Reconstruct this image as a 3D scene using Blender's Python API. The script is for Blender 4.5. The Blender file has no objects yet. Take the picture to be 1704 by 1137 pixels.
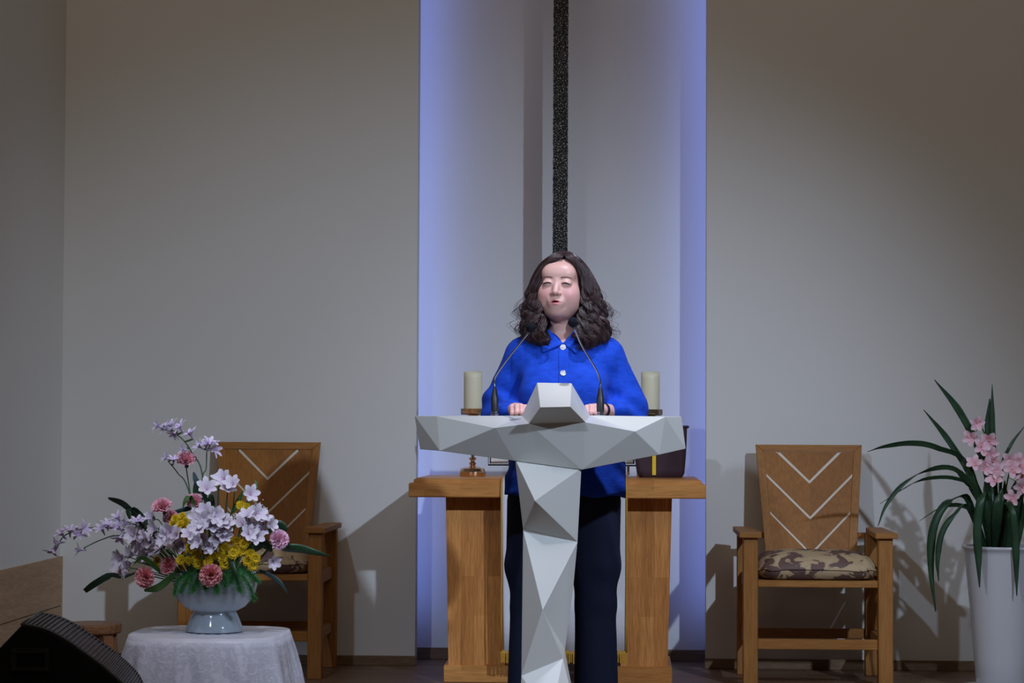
import bpy, math, random
import numpy as np
from mathutils import Vector, Matrix
from mathutils.bvhtree import BVHTree
random.seed(7); rng = np.random.default_rng(7)
SC = bpy.context.scene
COL = SC.collection
PI = math.pi

# ------------------------------------------------------------------ camera
FPX = 3920.0; W0, H0 = 1704.0, 1137.0
CAMH = 1.016
pitch = math.atan(141.5/FPX); yaw = math.radians(2.745); roll = 0.0045
Rv = Vector((math.cos(yaw), math.sin(yaw), 0))
Fh = Vector((-math.sin(yaw), math.cos(yaw), 0))
Fv = Fh*math.cos(pitch) + Vector((0, 0, 1))*math.sin(pitch)
Uv = Rv.cross(Fv)
R2 = Rv*math.cos(roll) + Uv*math.sin(roll)
U2 = Uv*math.cos(roll) - Rv*math.sin(roll)
CP = Vector((0, 0, CAMH))
cam = bpy.data.objects.new('camera', bpy.data.cameras.new('camera')); COL.objects.link(cam)
M = Matrix((R2, U2, -Fv)).transposed().to_4x4(); M.translation = CP
cam.matrix_world = M
cam.data.sensor_width = 36.0; cam.data.lens = 36.0*FPX/W0
cam.data.clip_start = 0.1; cam.data.clip_end = 60
SC.camera = cam

def at(px, py, Y):
    """point on the plane at distance Y from the camera along the room axis, seen at that place of the frame"""
    d = Fv*FPX + R2*(px-W0/2) - U2*(py-H0/2)
    return CP + d*(Y/d.y)
def proj(p):
    d = Vector(p)-CP; z = d.dot(Fv)
    return (W0/2+FPX*d.dot(R2)/z, H0/2-FPX*d.dot(U2)/z)

SC.view_settings.view_transform = 'Standard'; SC.view_settings.look = 'None'
SC.view_settings.gamma = 1; SC.view_settings.use_curve_mapping = False
SC.view_settings.exposure = 0.0

# ------------------------------------------------------------------ light
wd = bpy.data.worlds.new('world'); SC.world = wd; wd.use_nodes = True
bg = wd.node_tree.nodes['Background']; bg.inputs[0].default_value = (1.0, 0.86, 0.72, 1); bg.inputs[1].default_value = 0.034

def spot(name, loc, tgt, power, col, size, blend, radius):
    l = bpy.data.lights.new(name, 'SPOT'); l.energy = power; l.color = col
    l.spot_size = math.radians(size); l.spot_blend = blend; l.shadow_soft_size = radius
    o = bpy.data.objects.new(name, l); COL.objects.link(o); o.location = loc
    o.rotation_euler = (Vector(tgt)-Vector(loc)).to_track_quat('-Z', 'Y').to_euler(); return o
def area(name, loc, tgt, power, col, sx, sy):
    l = bpy.data.lights.new(name, 'AREA'); l.energy = power; l.color = col
    l.shape = 'RECTANGLE'; l.size = sx; l.size_y = sy
    o = bpy.data.objects.new(name, l); COL.objects.link(o); o.location = loc
    o.rotation_euler = (Vector(tgt)-Vector(loc)).to_track_quat('-Z', 'Y').to_euler(); return o
COOL = (0.64, 0.78, 1.04)
spot('stage_spot', (-1.9, 3.3, 3.45), (0.8, 10.0, -0.35), 290, COOL, 41, 1.0, 0.06)
spot('stage_spot', (2.7, 3.3, 3.45), (-0.85, 10.0, -0.05), 830, COOL, 43, 1.0, 0.06)
spot('lectern_spot', (0.35, 6.75, 5.0), (0.14, 7.75, 1.3), 730, (0.74, 0.80, 1.0), 25, 0.9, 0.10)
spot('flower_spot', (-0.9, 4.4, 4.4), (-0.9, 7.0, 0.6), 170, (0.72, 0.76, 1.0), 30, 0.9, 0.10)
area('house_light', (-0.1, 5.2, 4.8), (0.0, 9.4, 2.0), 35, (1.0, 0.87, 0.75), 5.0, 1.4)

# ------------------------------------------------------------------ helpers
def tag(o, label=None, cat=None, group=None, kind=None):
    if label: o['label'] = label
    if cat: o['category'] = cat
    if group: o['group'] = group
    if kind: o['kind'] = kind
    return o
def thing(name, label, cat, loc=(0, 0, 0), group=None, rot=None):
    o = bpy.data.objects.new(name, None); COL.objects.link(o)
    o.empty_display_size = 0.05
    o.location = loc
    if rot is not None: o.rotation_euler = rot
    pass
    return tag(o, label, cat, group)
def mat_of(o):
    m = Matrix.LocRotScale(o.location, o.rotation_euler, o.scale)
    return mat_of(o.parent) @ m if o.parent else m
def mesh_data(name, V, F, mat, smooth=False, cols=None):
    me = bpy.data.meshes.new(name)
    if isinstance(V, np.ndarray): V = V.tolist()
    if isinstance(F, np.ndarray): F = F.tolist()
    me.from_pydata([tuple(v) for v in V], [], F)
    if mat is not None: me.materials.append(mat)
    if smooth: me.polygons.foreach_set('use_smooth', [True]*len(me.polygons))
    if cols is not None:
        ca = me.color_attributes.new('tint', 'FLOAT_COLOR', 'POINT')
        a = np.ones((len(V), 4), np.float32); a[:, :3] = cols
        ca.data.foreach_set('color', a.ravel())
    me.update(); return me
def link(name, me, parent=None, local=False):
    """world-space mesh linked under parent (converted to the parent's space unless local)"""
    o = bpy.data.objects.new(name, me); COL.objects.link(o)
    if parent is not None:
        o.parent = parent
        if not local:
            me.transform(mat_of(parent).inverted())
    return o

class MB:
    def __init__(s): s.v = []; s.f = []
    def add(s, V, F):
        n = len(s.v); s.v += [tuple(v) for v in V]; s.f += [tuple(i+n for i in f) for f in F]; return s
    def box(s, lo, hi, bev=0.0):
        x0, y0, z0 = lo; x1, y1, z1 = hi
        if bev <= 0:
            return s.add([(x0,y0,z0),(x1,y0,z0),(x1,y1,z0),(x0,y1,z0),(x0,y0,z1),(x1,y0,z1),(x1,y1,z1),(x0,y1,z1)],
                [(0,3,2,1),(4,5,6,7),(0,1,5,4),(1,2,6,5),(2,3,7,6),(3,0,4,7)])
        b = bev
        def ring(z, i):
            return [(x0+i,y0+b+0*i,z),(x0+b,y0+i,z),(x1-b,y0+i,z),(x1-i,y0+b,z),(x1-i,y1-b,z),(x1-b,y1-i,z),(x0+b,y1-i,z),(x0+i,y1-b,z)]
        rs = [[(x0+b,y0+b,z0)]*0]
        V = []
        def octo(z, ins):
            c = max(b, ins)
            return [(x0+ins,y0+c,z),(x0+c,y0+ins,z),(x1-c,y0+ins,z),(x1-ins,y0+c,z),(x1-ins,y1-c,z),(x1-c,y1-ins,z),(x0+c,y1-ins,z),(x0+ins,y1-c,z)]
        V = octo(z0, b*.999) + octo(z0+b, 0) + octo(z1-b, 0) + octo(z1, b*.999)
        F = [tuple(reversed(range(8)))]
        for k in range(3):
            for i in range(8):
                j = (i+1) % 8; F.append((k*8+i, k*8+j, k*8+8+j, k*8+8+i))
        F.append(tuple(range(24, 32)))
        return s.add(V, F)
    def hexa(s, b, t):
        """b, t: four points each, same winding (counter-clockwise from above)"""
        return s.add(list(b)+list(t), [(0,3,2,1),(4,5,6,7),(0,1,5,4),(1,2,6,5),(2,3,7,6),(3,0,4,7)])
    def prism(s, pts, off):
        n = len(pts); o = Vector(off)
        V = [Vector(p) for p in pts] + [Vector(p)+o for p in pts]
        return s.add(V, [tuple(range(n)), tuple(reversed(range(n, 2*n)))] + [(i, n+i, n+(i+1)%n, (i+1)%n) for i in range(n)])
    def lathe(s, prof, c, n=32, axis=None, cap=True):
        V = []; F = []; c = Vector(c)
        for r, z in prof:
            for i in range(n):
                a = 2*PI*i/n; V.append(Vector((r*math.cos(a), r*math.sin(a), z)))
        if axis is not None:
            q = Vector((0,0,1)).rotation_difference(Vector(axis)); V = [q@v for v in V]
        V = [v+c for v in V]
        for k in range(len(prof)-1):
            for i in range(n):
                j = (i+1)%n; F.append((k*n+i, k*n+j, (k+1)*n+j, (k+1)*n+i))
        if cap:
            F.append(tuple(reversed(range(n)))); m = (len(prof)-1)*n; F.append(tuple(range(m, m+n)))
        return s.add(V, F)
    def tube(s, pts, rad, n=6, cap=True):
        pts = [Vector(p) for p in pts]; m = len(pts)
        if not hasattr(rad, '__len__'): rad = [rad]*m
        V = []; F = []; up = None
        for k, p in enumerate(pts):
            d = (pts[min(k+1, m-1)]-pts[max(k-1, 0)])
            if d.length < 1e-9: d = Vector((0,0,1))
            d.normalize()
            if up is None: up = d.orthogonal().normalized()
            else:
                up = up - d*up.dot(d); up = up.normalized() if up.length > 1e-6 else d.orthogonal().normalized()
            w = d.cross(up)
            for i in range(n):
                a = 2*PI*i/n; V.append(p+(up*math.cos(a)+w*math.sin(a))*rad[k])
        for k in range(m-1):
            for i in range(n):
                j = (i+1)%n; F.append((k*n+i, k*n+j, (k+1)*n+j, (k+1)*n+i))
        if cap: F.append(tuple(reversed(range(n)))); F.append(tuple(range((m-1)*n, m*n)))
        return s.add(V, F)
    def grid(s, rows, closed=False):
        m = len(rows); n = len(rows[0]); V = [p for r in rows for p in r]; F = []
        for k in range(m-1):
            for i in range(n if closed else n-1):
                j = (i+1)%n; F.append((k*n+i, k*n+j, (k+1)*n+j, (k+1)*n+i))
        return s.add(V, F)
    def build(s, name, mat, parent=None, smooth=False, local=False, bevel=0, auto=None):
        me = mesh_data(name, s.v, s.f, mat, smooth)
        if auto is not None:
            me.polygons.foreach_set('use_smooth', [True]*len(me.polygons))
            try: me.set_sharp_from_angle(angle=math.radians(auto))
            except Exception: pass
        o = link(name, me, parent, local)
        if bevel:
            b = o.modifiers.new('bevel', 'BEVEL'); b.width = bevel; b.segments = 2; b.limit_method = 'ANGLE'; b.angle_limit = math.radians(25)
        return o
def bez(pts, n=16):
    """Catmull-Rom through the points"""
    P = [Vector(p) for p in pts]; P = [P[0]*2-P[1]] + P + [P[-1]*2-P[-2]]; out = []
    seg = len(P)-3
    for k in range(n+1):
        u = k/n*seg; i = min(int(u), seg-1); t = u-i
        a, b, c, d = P[i:i+4]
        out.append(0.5*((2*b)+(c-a)*t+(2*a-5*b+4*c-d)*t*t+(3*b-a-3*c+d)*t**3))
    return out
def ribbon(pts, width, n=16, side=None, prof=None, fold=0.0):
    """a leaf blade along pts; width profile; a slight V fold"""
    P = bez(pts, n); rows = []
    for k, p in enumerate(P):
        t = k/n; d = (P[min(k+1, n)]-P[max(k-1, 0)]).normalized()
        sd = Vector(side) if side is not None else Vector((0, 1, 0)).cross(d)
        sd = (sd-d*sd.dot(d)); sd = sd.normalized() if sd.length > 1e-5 else d.orthogonal().normalized()
        nm = d.cross(sd)
        w = width*(prof(t) if prof else max(0.03, math.sin(PI*min(1, t*0.9+0.1))**0.6))
        rows.append([p-sd*w+nm*w*fold, p-sd*w*0.5+nm*w*fold*.35, p, p+sd*w*0.5+nm*w*fold*.35, p+sd*w+nm*w*fold])
    return rows
def solid(o, t):
    m = o.modifiers.new('thickness', 'SOLIDIFY'); m.thickness = t; m.offset = 0; return o

# ------------------------------------------------------------------ materials
def newmat(name):
    m = bpy.data.materials.new(name); m.use_nodes = True
    return m, m.node_tree, m.node_tree.nodes['Principled BSDF']
def setp(b, col=None, rough=None, metal=None, spec=None, **k):
    if col is not None: b.inputs['Base Color'].default_value = (*col, 1)
    if rough is not None: b.inputs['Roughness'].default_value = rough
    if metal is not None: b.inputs['Metallic'].default_value = metal
    if spec is not None: b.inputs['Specular IOR Level'].default_value = spec
    for kk, v in k.items(): b.inputs[kk.replace('_', ' ')].default_value = v
def N(t, typ, **k):
    n = t.nodes.new(typ)
    for a, v in k.items(): setattr(n, a, v)
    return n
def mapping(t, scale, coord='Object', rot=(0,0,0)):
    tc = N(t, 'ShaderNodeTexCoord'); mp = N(t, 'ShaderNodeMapping')
    mp.inputs['Scale'].default_value = scale; mp.inputs['Rotation'].default_value = rot
    t.links.new(tc.outputs[coord], mp.inputs[0]); return mp.outputs[0]
def ramp(t, fac, stops, interp='LINEAR'):
    r = N(t, 'ShaderNodeValToRGB'); r.color_ramp.interpolation = interp
    e = r.color_ramp.elements
    while len(e) < len(stops): e.new(0.5)
    for k, (p, c) in enumerate(stops): e[k].position = p; e[k].color = (*c, 1)
    t.links.new(fac, r.inputs[0]); return r.outputs[0]
def noise(t, vec, scale, detail=4, rough=0.5, dist=0):
    n = N(t, 'ShaderNodeTexNoise'); n.inputs['Scale'].default_value = scale; n.inputs['Detail'].default_value = detail
    n.inputs['Roughness'].default_value = rough; n.inputs['Distortion'].default_value = dist
    if vec is not None: t.links.new(vec, n.inputs['Vector'])
    return n.outputs[0]
def bump(t, b, h, strength=0.2, dist=0.01):
    n = N(t, 'ShaderNodeBump'); n.inputs['Strength'].default_value = strength; n.inputs['Distance'].default_value = dist
    t.links.new(h, n.inputs['Height']); t.links.new(n.outputs[0], b.inputs['Normal'])
def mixc(t, fac, a, b, mode='MIX'):
    n = N(t, 'ShaderNodeMix', data_type='RGBA', blend_type=mode)
    for s, v in ((n.inputs[0], fac), (n.inputs[6], a), (n.inputs[7], b)):
        if hasattr(v, 'node'): t.links.new(v, s)
        elif isinstance(v, (int, float)): s.default_value = v
        else: s.default_value = (*v, 1)
    return n.outputs[2]
def plain(name, col, rough=0.5, metal=0, spec=0.5, var=0.0, vscale=20, bmp=0, bscale=200, **k):
    m, t, b = newmat(name); setp(b, col, rough, metal, spec, **k)
    if var:
        f = noise(t, mapping(t, (1,1,1)), vscale)
        c = ramp(t, f, [(0.3, tuple(x*(1-var) for x in col)), (0.7, tuple(min(1, x*(1+var)) for x in col))])
        t.links.new(c, b.inputs['Base Color'])
    if bmp: bump(t, b, noise(t, mapping(t, (1,1,1)), bscale, 3), bmp, 0.002)
    return m
def wood(name, c1, c2, axis='z', scale=1.0, planks=None, rough=0.42, contrast=1.0, turn=0.0):
    m, t, b = newmat(name); setp(b, c1, rough+0.12, spec=0.22)
    st = {'z': (14, 14, 0.9), 'x': (0.9, 14, 14), 'y': (14, 0.9, 14)}[axis]
    v = mapping(t, tuple(q*scale for q in st))
    if turn:
        rt = N(t, 'ShaderNodeVectorRotate', rotation_type='Y_AXIS'); rt.inputs['Angle'].default_value = turn
        mp = v.node; src = mp.inputs[0].links[0].from_socket; t.links.new(src, rt.inputs['Vector']); t.links.new(rt.outputs[0], mp.inputs[0])
    g = noise(t, v, 3.0, 6, 0.6, 0.8)
    fine = noise(t, mapping(t, tuple(q*scale*6 for q in st)), 3, 3, 0.5)
    c = ramp(t, g, [(0.30, c2), (0.48, tuple((a+e)/2 for a, e in zip(c1, c2))), (0.66, c1)])
    c = mixc(t, 0.30*contrast, c, ramp(t, fine, [(0.38, tuple(x*0.55 for x in c2)), (0.62, c1)]))
    if planks:
        br = N(t, 'ShaderNodeTexBrick'); br.offset = 0.37; br.inputs['Scale'].default_value = 1
        br.inputs['Brick Width'].default_value = planks[0]; br.inputs['Row Height'].default_value = planks[1]
        br.inputs['Mortar Size'].default_value = planks[2]; br.inputs['Color1'].default_value = (0.72, 0.66, 0.60, 1)
        br.inputs['Color2'].default_value = (1.0, 1.0, 1.0, 1); br.inputs['Mortar'].default_value = (0.45, 0.42, 0.4, 1)
        rot = {'z': (0, PI/2, 0), 'x': (PI/2, 0, 0), 'y': (0, 0, PI/2)}[axis]
        tc = N(t, 'ShaderNodeTexCoord'); sp = N(t, 'ShaderNodeSeparateXYZ'); cb = N(t, 'ShaderNodeCombineXYZ')
        t.links.new(tc.outputs['Object'], sp.inputs[0])
        order = planks[3] if len(planks) > 3 else {'z': (2, 0), 'x': (0, 2), 'y': (1, 0)}[axis]
        t.links.new(sp.outputs[order[0]], cb.inputs[0]); t.links.new(sp.outputs[order[1]], cb.inputs[1])
        t.links.new(cb.outputs[0], br.inputs['Vector'])
        c = mixc(t, 1.0, c, br.outputs[0], 'MULTIPLY')
    t.links.new(c, b.inputs['Base Color']); bump(t, b, fine, 0.08, 0.002)
    return m

def wallmat(name, col):
    m, t, b = newmat(name); setp(b, col, 0.55, spec=0.35)
    v = mapping(t, (1, 1, 1))
    f = noise(t, v, 1.3, 3)
    t.links.new(ramp(t, f, [(0.3, tuple(x*.97 for x in col)), (0.7, col)]), b.inputs['Base Color'])
    bump(t, b, noise(t, mapping(t, (1, 1, .6)), 160, 4), 0.10, 0.002)
    return m
MAT = {}
MAT['wall'] = wallmat('cream_wallcovering', (0.73, 0.71, 0.66))
MAT['niche'] = wallmat('recess_paint', (0.76, 0.75, 0.72))
MAT['floor'] = wood('stage_floor_boards', (0.30, 0.19, 0.12), (0.17, 0.10, 0.06), 'x', 1.0, (1.2, 0.09, 0.004, (0, 1)), 0.32)
MAT['base'] = wood('walnut_baseboard', (0.27, 0.17, 0.10), (0.15, 0.09, 0.05), 'x', 1.3, None, 0.45)
MAT['wains'] = wood('oak_wainscot', (0.50, 0.33, 0.19), (0.40, 0.25, 0.14), 'y', 0.8, None, 0.5)
MAT['pine'] = wood('honey_pine_upright', (0.84, 0.38, 0.11), (0.60, 0.24, 0.06), 'z', 1.0, (0.42, 0.055, 0.0001, (2, 0)), 0.38, contrast=1.1)
MAT['pinex'] = wood('honey_pine_top', (0.84, 0.40, 0.12), (0.64, 0.27, 0.07), 'x', 1.0, (0.38, 0.045, 0.0002, (0, 2)), 0.30)
MAT['chair'] = wood('beech_upright', (0.42, 0.185, 0.045), (0.32, 0.13, 0.03), 'z', 0.8, None, 0.4)
MAT['chairx'] = wood('beech_rail', (0.42, 0.185, 0.045), (0.32, 0.13, 0.03), 'x', 0.8, None, 0.4)
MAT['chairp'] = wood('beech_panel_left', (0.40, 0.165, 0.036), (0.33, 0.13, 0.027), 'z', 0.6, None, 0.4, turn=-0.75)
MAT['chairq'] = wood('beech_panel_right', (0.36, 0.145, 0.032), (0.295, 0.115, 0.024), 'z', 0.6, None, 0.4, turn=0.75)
MAT['lit_edge'] = plain('pale_lit_edge', (0.72, 0.62, 0.48), 0.5)  # pale colour standing in for light on the slat edges
MAT['stool'] = wood('chestnut_stool', (0.36, 0.17, 0.075), (0.16, 0.07, 0.03), 'x', 0.7, None, 0.28)
MAT['lect'] = plain('white_lacquer', (0.57, 0.565, 0.515), 0.30, bmp=0)
MAT['black'] = plain('black_plastic', (0.012, 0.012, 0.014), 0.38)
MAT['blackm'] = plain('black_matte_paint', (0.010, 0.010, 0.011), 0.75, bmp=0.5, bscale=900, spec=0.25)
MAT['foam'] = plain('black_foam', (0.010, 0.011, 0.016), 0.95, bmp=0.8, bscale=1500, spec=0.15)
MAT['chrome'] = plain('dark_chrome', (0.33, 0.33, 0.38), 0.22, 1.0)
MAT['brass'] = plain('polished_copper_brass', (0.80, 0.56, 0.38), 0.16, 1.0)
MAT['wax'] = plain('ivory_wax', (0.86, 0.80, 0.56), 0.45, Subsurface_Weight=0.0)
m, t, b = newmat('amber_glass'); setp(b, (0.95, 0.72, 0.42), 0.05, Transmission_Weight=0.95, IOR=1.4); MAT['amber'] = m
MAT['white'] = plain('white_cloth', (0.74, 0.74, 0.78), 0.85, bmp=0.3, bscale=500)
MAT['gold'] = plain('gold_braid', (0.62, 0.33, 0.03), 0.6, bmp=0.5, bscale=600)
MAT['maroon'] = plain('maroon_nylon', (0.040, 0.012, 0.020), 0.7, bmp=0.4, bscale=900)
MAT['yellow'] = plain('yellow_strap', (0.85, 0.55, 0.01), 0.55)
MAT['page'] = plain('book_paper', (0.72, 0.70, 0.66), 0.8)
MAT['ceramic'] = plain('white_glazed_ceramic', (0.62, 0.62, 0.63), 0.14)
MAT['soil'] = plain('potting_bark', (0.06, 0.035, 0.02), 0.95, var=0.5, vscale=80, bmp=1, bscale=90)
MAT['celadon'] = plain('celadon_glaze', (0.46, 0.53, 0.58), 0.10, var=0.08, vscale=6)
MAT['leaf'] = plain('dark_leaf', (0.022, 0.060, 0.026), 0.36, var=0.35, vscale=12)
MAT['leaf2'] = plain('bright_leaf', (0.07, 0.17, 0.035), 0.42, var=0.3, vscale=25)
MAT['leafb'] = plain('blue_green_leaf', (0.05, 0.095, 0.095), 0.40, var=0.25, vscale=20)
MAT['stem'] = plain('green_stem', (0.055, 0.13, 0.055), 0.5, var=0.2)
MAT['fern'] = plain('asparagus_fern_green', (0.045, 0.22, 0.045), 0.6, var=0.3, vscale=40)
MAT['navy'] = plain('navy_trouser_cloth', (0.006, 0.009, 0.026), 0.85, spec=0.25, bmp=0.35, bscale=260)
MAT['shoe'] = plain('black_shoe_leather', (0.01, 0.01, 0.01), 0.3)
MAT['lash'] = plain('dark_lash', (0.018, 0.010, 0.010), 0.6)
MAT['brow'] = plain('brown_eyebrow', (0.17, 0.09, 0.075), 0.8)
m, t, b = newmat('pearl_button'); setp(b, (0.6, 0.6, 0.62), 0.2)
t.links.new(ramp(t, noise(t, mapping(t, (1,1,1)), 160, 3), [(0.35, (0.15, 0.13, 0.13)), (0.55, (0.72, 0.72, 0.74))]), b.inputs['Base Color']); MAT['button'] = m
m, t, b = newmat('royal_blue_crinkle_cotton'); setp(b, (0.006, 0.06, 0.62), 0.8, spec=0.15, Sheen_Weight=0.03)
v = mapping(t, (1, 1, 3.5)); f = noise(t, v, 60, 4, 0.6, 0.6)
t.links.new(ramp(t, noise(t, mapping(t, (1,1,2)), 30, 5), [(0.3, (0.005, 0.042, 0.37)), (0.7, (0.009, 0.062, 0.50))]), b.inputs['Base Color'])
bump(t, b, f, 0.35, 0.004); MAT['blue'] = m
m, t, b = newmat('skin'); setp(b, (0.7, 0.42, 0.34), 0.42, spec=0.45, Subsurface_Weight=0.06, Subsurface_Scale=0.01)
at_ = N(t, 'ShaderNodeAttribute', attribute_name='tint'); t.links.new(at_.outputs[0], b.inputs['Base Color'])
bump(t, b, noise(t, mapping(t, (1,1,1)), 500, 3), 0.05, 0.001); MAT['skin'] = m
m, t, b = newmat('dark_brown_hair'); setp(b, (0.03, 0.014, 0.014), 0.36, spec=0.5)
t.links.new(ramp(t, noise(t, mapping(t, (1,1,.15)), 120, 4), [(0.3, (0.016, 0.008, 0.008)), (0.7, (0.060, 0.026, 0.024))]), b.inputs['Base Color'])
at_ = N(t, 'ShaderNodeAttribute', attribute_name='tint'); src = b.inputs['Base Color'].links[0].from_socket
t.links.new(mixc(t, 1.0, src, at_.outputs[0], 'MULTIPLY'), b.inputs['Base Color']); MAT['hair'] = m
def petal(name, c1, c2, scale=90, rough=0.6):
    m, t, b = newmat(name); setp(b, c1, rough, spec=0.3, Subsurface_Weight=0.0)
    at_ = N(t, 'ShaderNodeAttribute', attribute_name='tint')
    c = mixc(t, 1.0, at_.outputs[0], ramp(t, noise(t, mapping(t, (1,1,1)), scale, 3), [(0.3, c2), (0.65, c1)]), 'MULTIPLY')
    t.links.new(c, b.inputs['Base Color']); return m
MAT['pink'] = petal('pink_carnation_petals', (1.0, 0.60, 0.67), (0.98, 0.50, 0.58))
MAT['pale'] = petal('pale_pink_carnation_petals', (1.0, 0.70, 0.82), (1.0, 0.60, 0.76))
MAT['shaded'] = petal('shaded_pink_carnation_petals', (1.0, 0.50, 0.50), (0.94, 0.40, 0.41))  # duskier pink of the lower carnations, mostly their dimmer light put into colour
MAT['alst'] = petal('white_lilac_petals', (0.92, 0.88, 0.94), (0.88, 0.82, 0.90))
MAT['glad'] = petal('pale_lilac_petals', (0.93, 0.87, 0.98), (0.88, 0.80, 0.95))
MAT['mum'] = petal('yellow_mum_petals', (0.88, 0.62, 0.015), (0.75, 0.48, 0.01))
MAT['mumc'] = plain('mum_centre', (0.45, 0.33, 0.01), 0.8)
MAT['orch'] = petal('pink_orchid_petals', (0.86, 0.60, 0.64), (0.80, 0.52, 0.58))
MAT['breath'] = plain('tiny_white_blossom', (0.8, 0.8, 0.82), 0.7)
# damask cushion
m, t, b = newmat('floral_damask'); setp(b, (0.5, 0.42, 0.27), 0.62)
v = mapping(t, (1, 1, 1.6)); w = noise(t, v, 9.5, 2, 0.5, 2.0)
k = N(t, 'ShaderNodeTexVoronoi', feature='SMOOTH_F1'); k.inputs['Scale'].default_value = 9; k.inputs['Scale'].default_value = 11; t.links.new(v, k.inputs['Vector'])
ad = N(t, 'ShaderNodeMath', operation='MULTIPLY_ADD'); t.links.new(w, ad.inputs[0]); ad.inputs[1].default_value = 1.5; t.links.new(k.outputs['Distance'], ad.inputs[2])
c = ramp(t, ad.outputs[0], [(0.0, (0.14, 0.075, 0.06)), (0.44, (0.14, 0.075, 0.06)), (0.47, (0.09, 0.05, 0.04)), (0.49, (0.44, 0.31, 0.17)), (0.56, (0.50, 0.36, 0.20))])
# scale the sum into the ramp's range
c_in = [l for l in t.links if l.to_node.type == 'VALTORGB'][-1]
mu = N(t, 'ShaderNodeMath', operation='MULTIPLY'); mu.inputs[1].default_value = 0.42; t.links.new(ad.outputs[0], mu.inputs[0]); t.links.new(mu.outputs[0], c_in.to_socket)
t.links.new(c, b.inputs['Base Color']); bump(t, b, w, 0.2, 0.005); MAT['damask'] = m
# lace
m, t, b = newmat('white_lace'); setp(b, (0.7, 0.7, 0.76), 0.8)
v = mapping(t, (1, 1, 1)); k = N(t, 'ShaderNodeTexVoronoi', feature='DISTANCE_TO_EDGE'); k.inputs['Scale'].default_value = 85
nz = noise(t, v, 30, 3, 0.5, 1.5); cb = N(t, 'ShaderNodeVectorMath', operation='ADD'); t.links.new(v, cb.inputs[0])
sc_ = N(t, 'ShaderNodeVectorMath', operation='SCALE'); sc_.inputs['Scale'].default_value = 0.03
tn = N(t, 'ShaderNodeTexNoise'); tn.inputs['Scale'].default_value = 20; t.links.new(v, tn.inputs['Vector']); t.links.new(tn.outputs[1], sc_.inputs[0]); t.links.new(sc_.outputs[0], cb.inputs[1])
t.links.new(cb.outputs[0], k.inputs['Vector'])
lines = ramp(t, k.outputs['Distance'], [(0.02, (1,1,1)), (0.10, (0,0,0))])
fl = ramp(t, noise(t, v, 24, 2, 0.5, 2.5), [(0.50, (0,0,0)), (0.56, (1,1,1))])
pat = mixc(t, 0.7, mixc(t, 0.6, lines, (0.35, 0.35, 0.35)), fl, 'LIGHTEN')
t.links.new(mixc(t, pat, (0.58, 0.58, 0.65), (0.78, 0.77, 0.84)), b.inputs['Base Color']); bump(t, b, pat, 0.3, 0.003); MAT['lace'] = m
MAT['satin'] = plain('white_satin', (0.78, 0.78, 0.84), 0.38, bmp=0.3, bscale=40)
# pebbled metal of the hanging cross
m, t, b = newmat('pebbled_metal'); setp(b, (0.1, 0.1, 0.1), 0.45, 0.3)
v = mapping(t, (1, 1, 1)); k = N(t, 'ShaderNodeTexVoronoi', feature='DISTANCE_TO_EDGE'); k.inputs['Scale'].default_value = 100
cb = N(t, 'ShaderNodeVectorMath', operation='ADD'); sc_ = N(t, 'ShaderNodeVectorMath', operation='SCALE'); sc_.inputs['Scale'].default_value = 0.012
tn = N(t, 'ShaderNodeTexNoise'); tn.inputs['Scale'].default_value = 90; t.links.new(v, tn.inputs['Vector']); t.links.new(tn.outputs[1], sc_.inputs[0]); t.links.new(v, cb.inputs[0]); t.links.new(sc_.outputs[0], cb.inputs[1]); t.links.new(cb.outputs[0], k.inputs['Vector'])
c = ramp(t, k.outputs['Distance'], [(0.08, (0.006, 0.006, 0.007)), (0.34, (0.36, 0.36, 0.34))])
t.links.new(c, b.inputs['Base Color']); bump(t, b, k.outputs['Distance'], 0.8, 0.01); MAT['pebble'] = m
m, t, b = newmat('blue_led_strip'); setp(b, (0.2, 0.3, 1.0), 0.5); b.inputs['Emission Color'].default_value = (0.22, 0.33, 1.0, 1); b.inputs['Emission Strength'].default_value = 2.0; MAT['led'] = m

# ------------------------------------------------------------------ the room
YP = 10.0     # front of the two wall panels
YN = 10.3     # back of the recess between them
def struct(name, mb, mat, **k):
    o = mb.build(name, mat, **k); tag(o, kind='structure'); return o
xl = at(100, 930, YP).x; nl = at(691.5, 900, YP).x; nr = at(1175, 900, YP).x
# side wall direction from two points of the wainscot's top edge
zt = at(98.7, 926, YP).z
best = min(((abs(at(2.4, 948.5, y).z-zt), y) for y in np.linspace(8, 10, 400)))
pL = at(2.4, 948.5, best[1]); dirw = Vector((pL.x-xl, pL.y-YP, 0)).normalized()
struct('floor', MB().box((-6, 1.0, -0.1), (6, YN+0.2, 0)), MAT['floor'])
struct('wall_back', MB().box((-3.2, YN, 0), (6, YN+0.12, 4.9)), MAT['niche'])
struct('wall_back_left', MB().box((xl, YP, 0), (nl, YP+0.10, 4.9)), MAT['wall'])
struct('wall_back_right', MB().box((nr, YP, 0), (6, YP+0.10, 4.9)), MAT['wall'])
a0 = Vector((xl, YP+0.4, 0)); a1 = Vector((xl, YP, 0))+dirw*9.0; nrm = Vector((-dirw.y, dirw.x, 0))
if nrm.x > 0: nrm = -nrm
struct('wall_left', MB().prism([a0, a1, a1+nrm*0.1, a0+nrm*0.1], (0, 0, 4.9)), MAT['wall'])
def wl(z0, z1, th, name, mat):
    b0 = Vector((xl, YP, z0))
    struct(name, MB().prism([b0, b0+dirw*9.0, b0+dirw*9.0-nrm*th, b0-nrm*th-Vector((0, 0.0, 0))], (0, 0, z1-z0)), mat)
zg = at(97.5, 1007.4, YP).z
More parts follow.
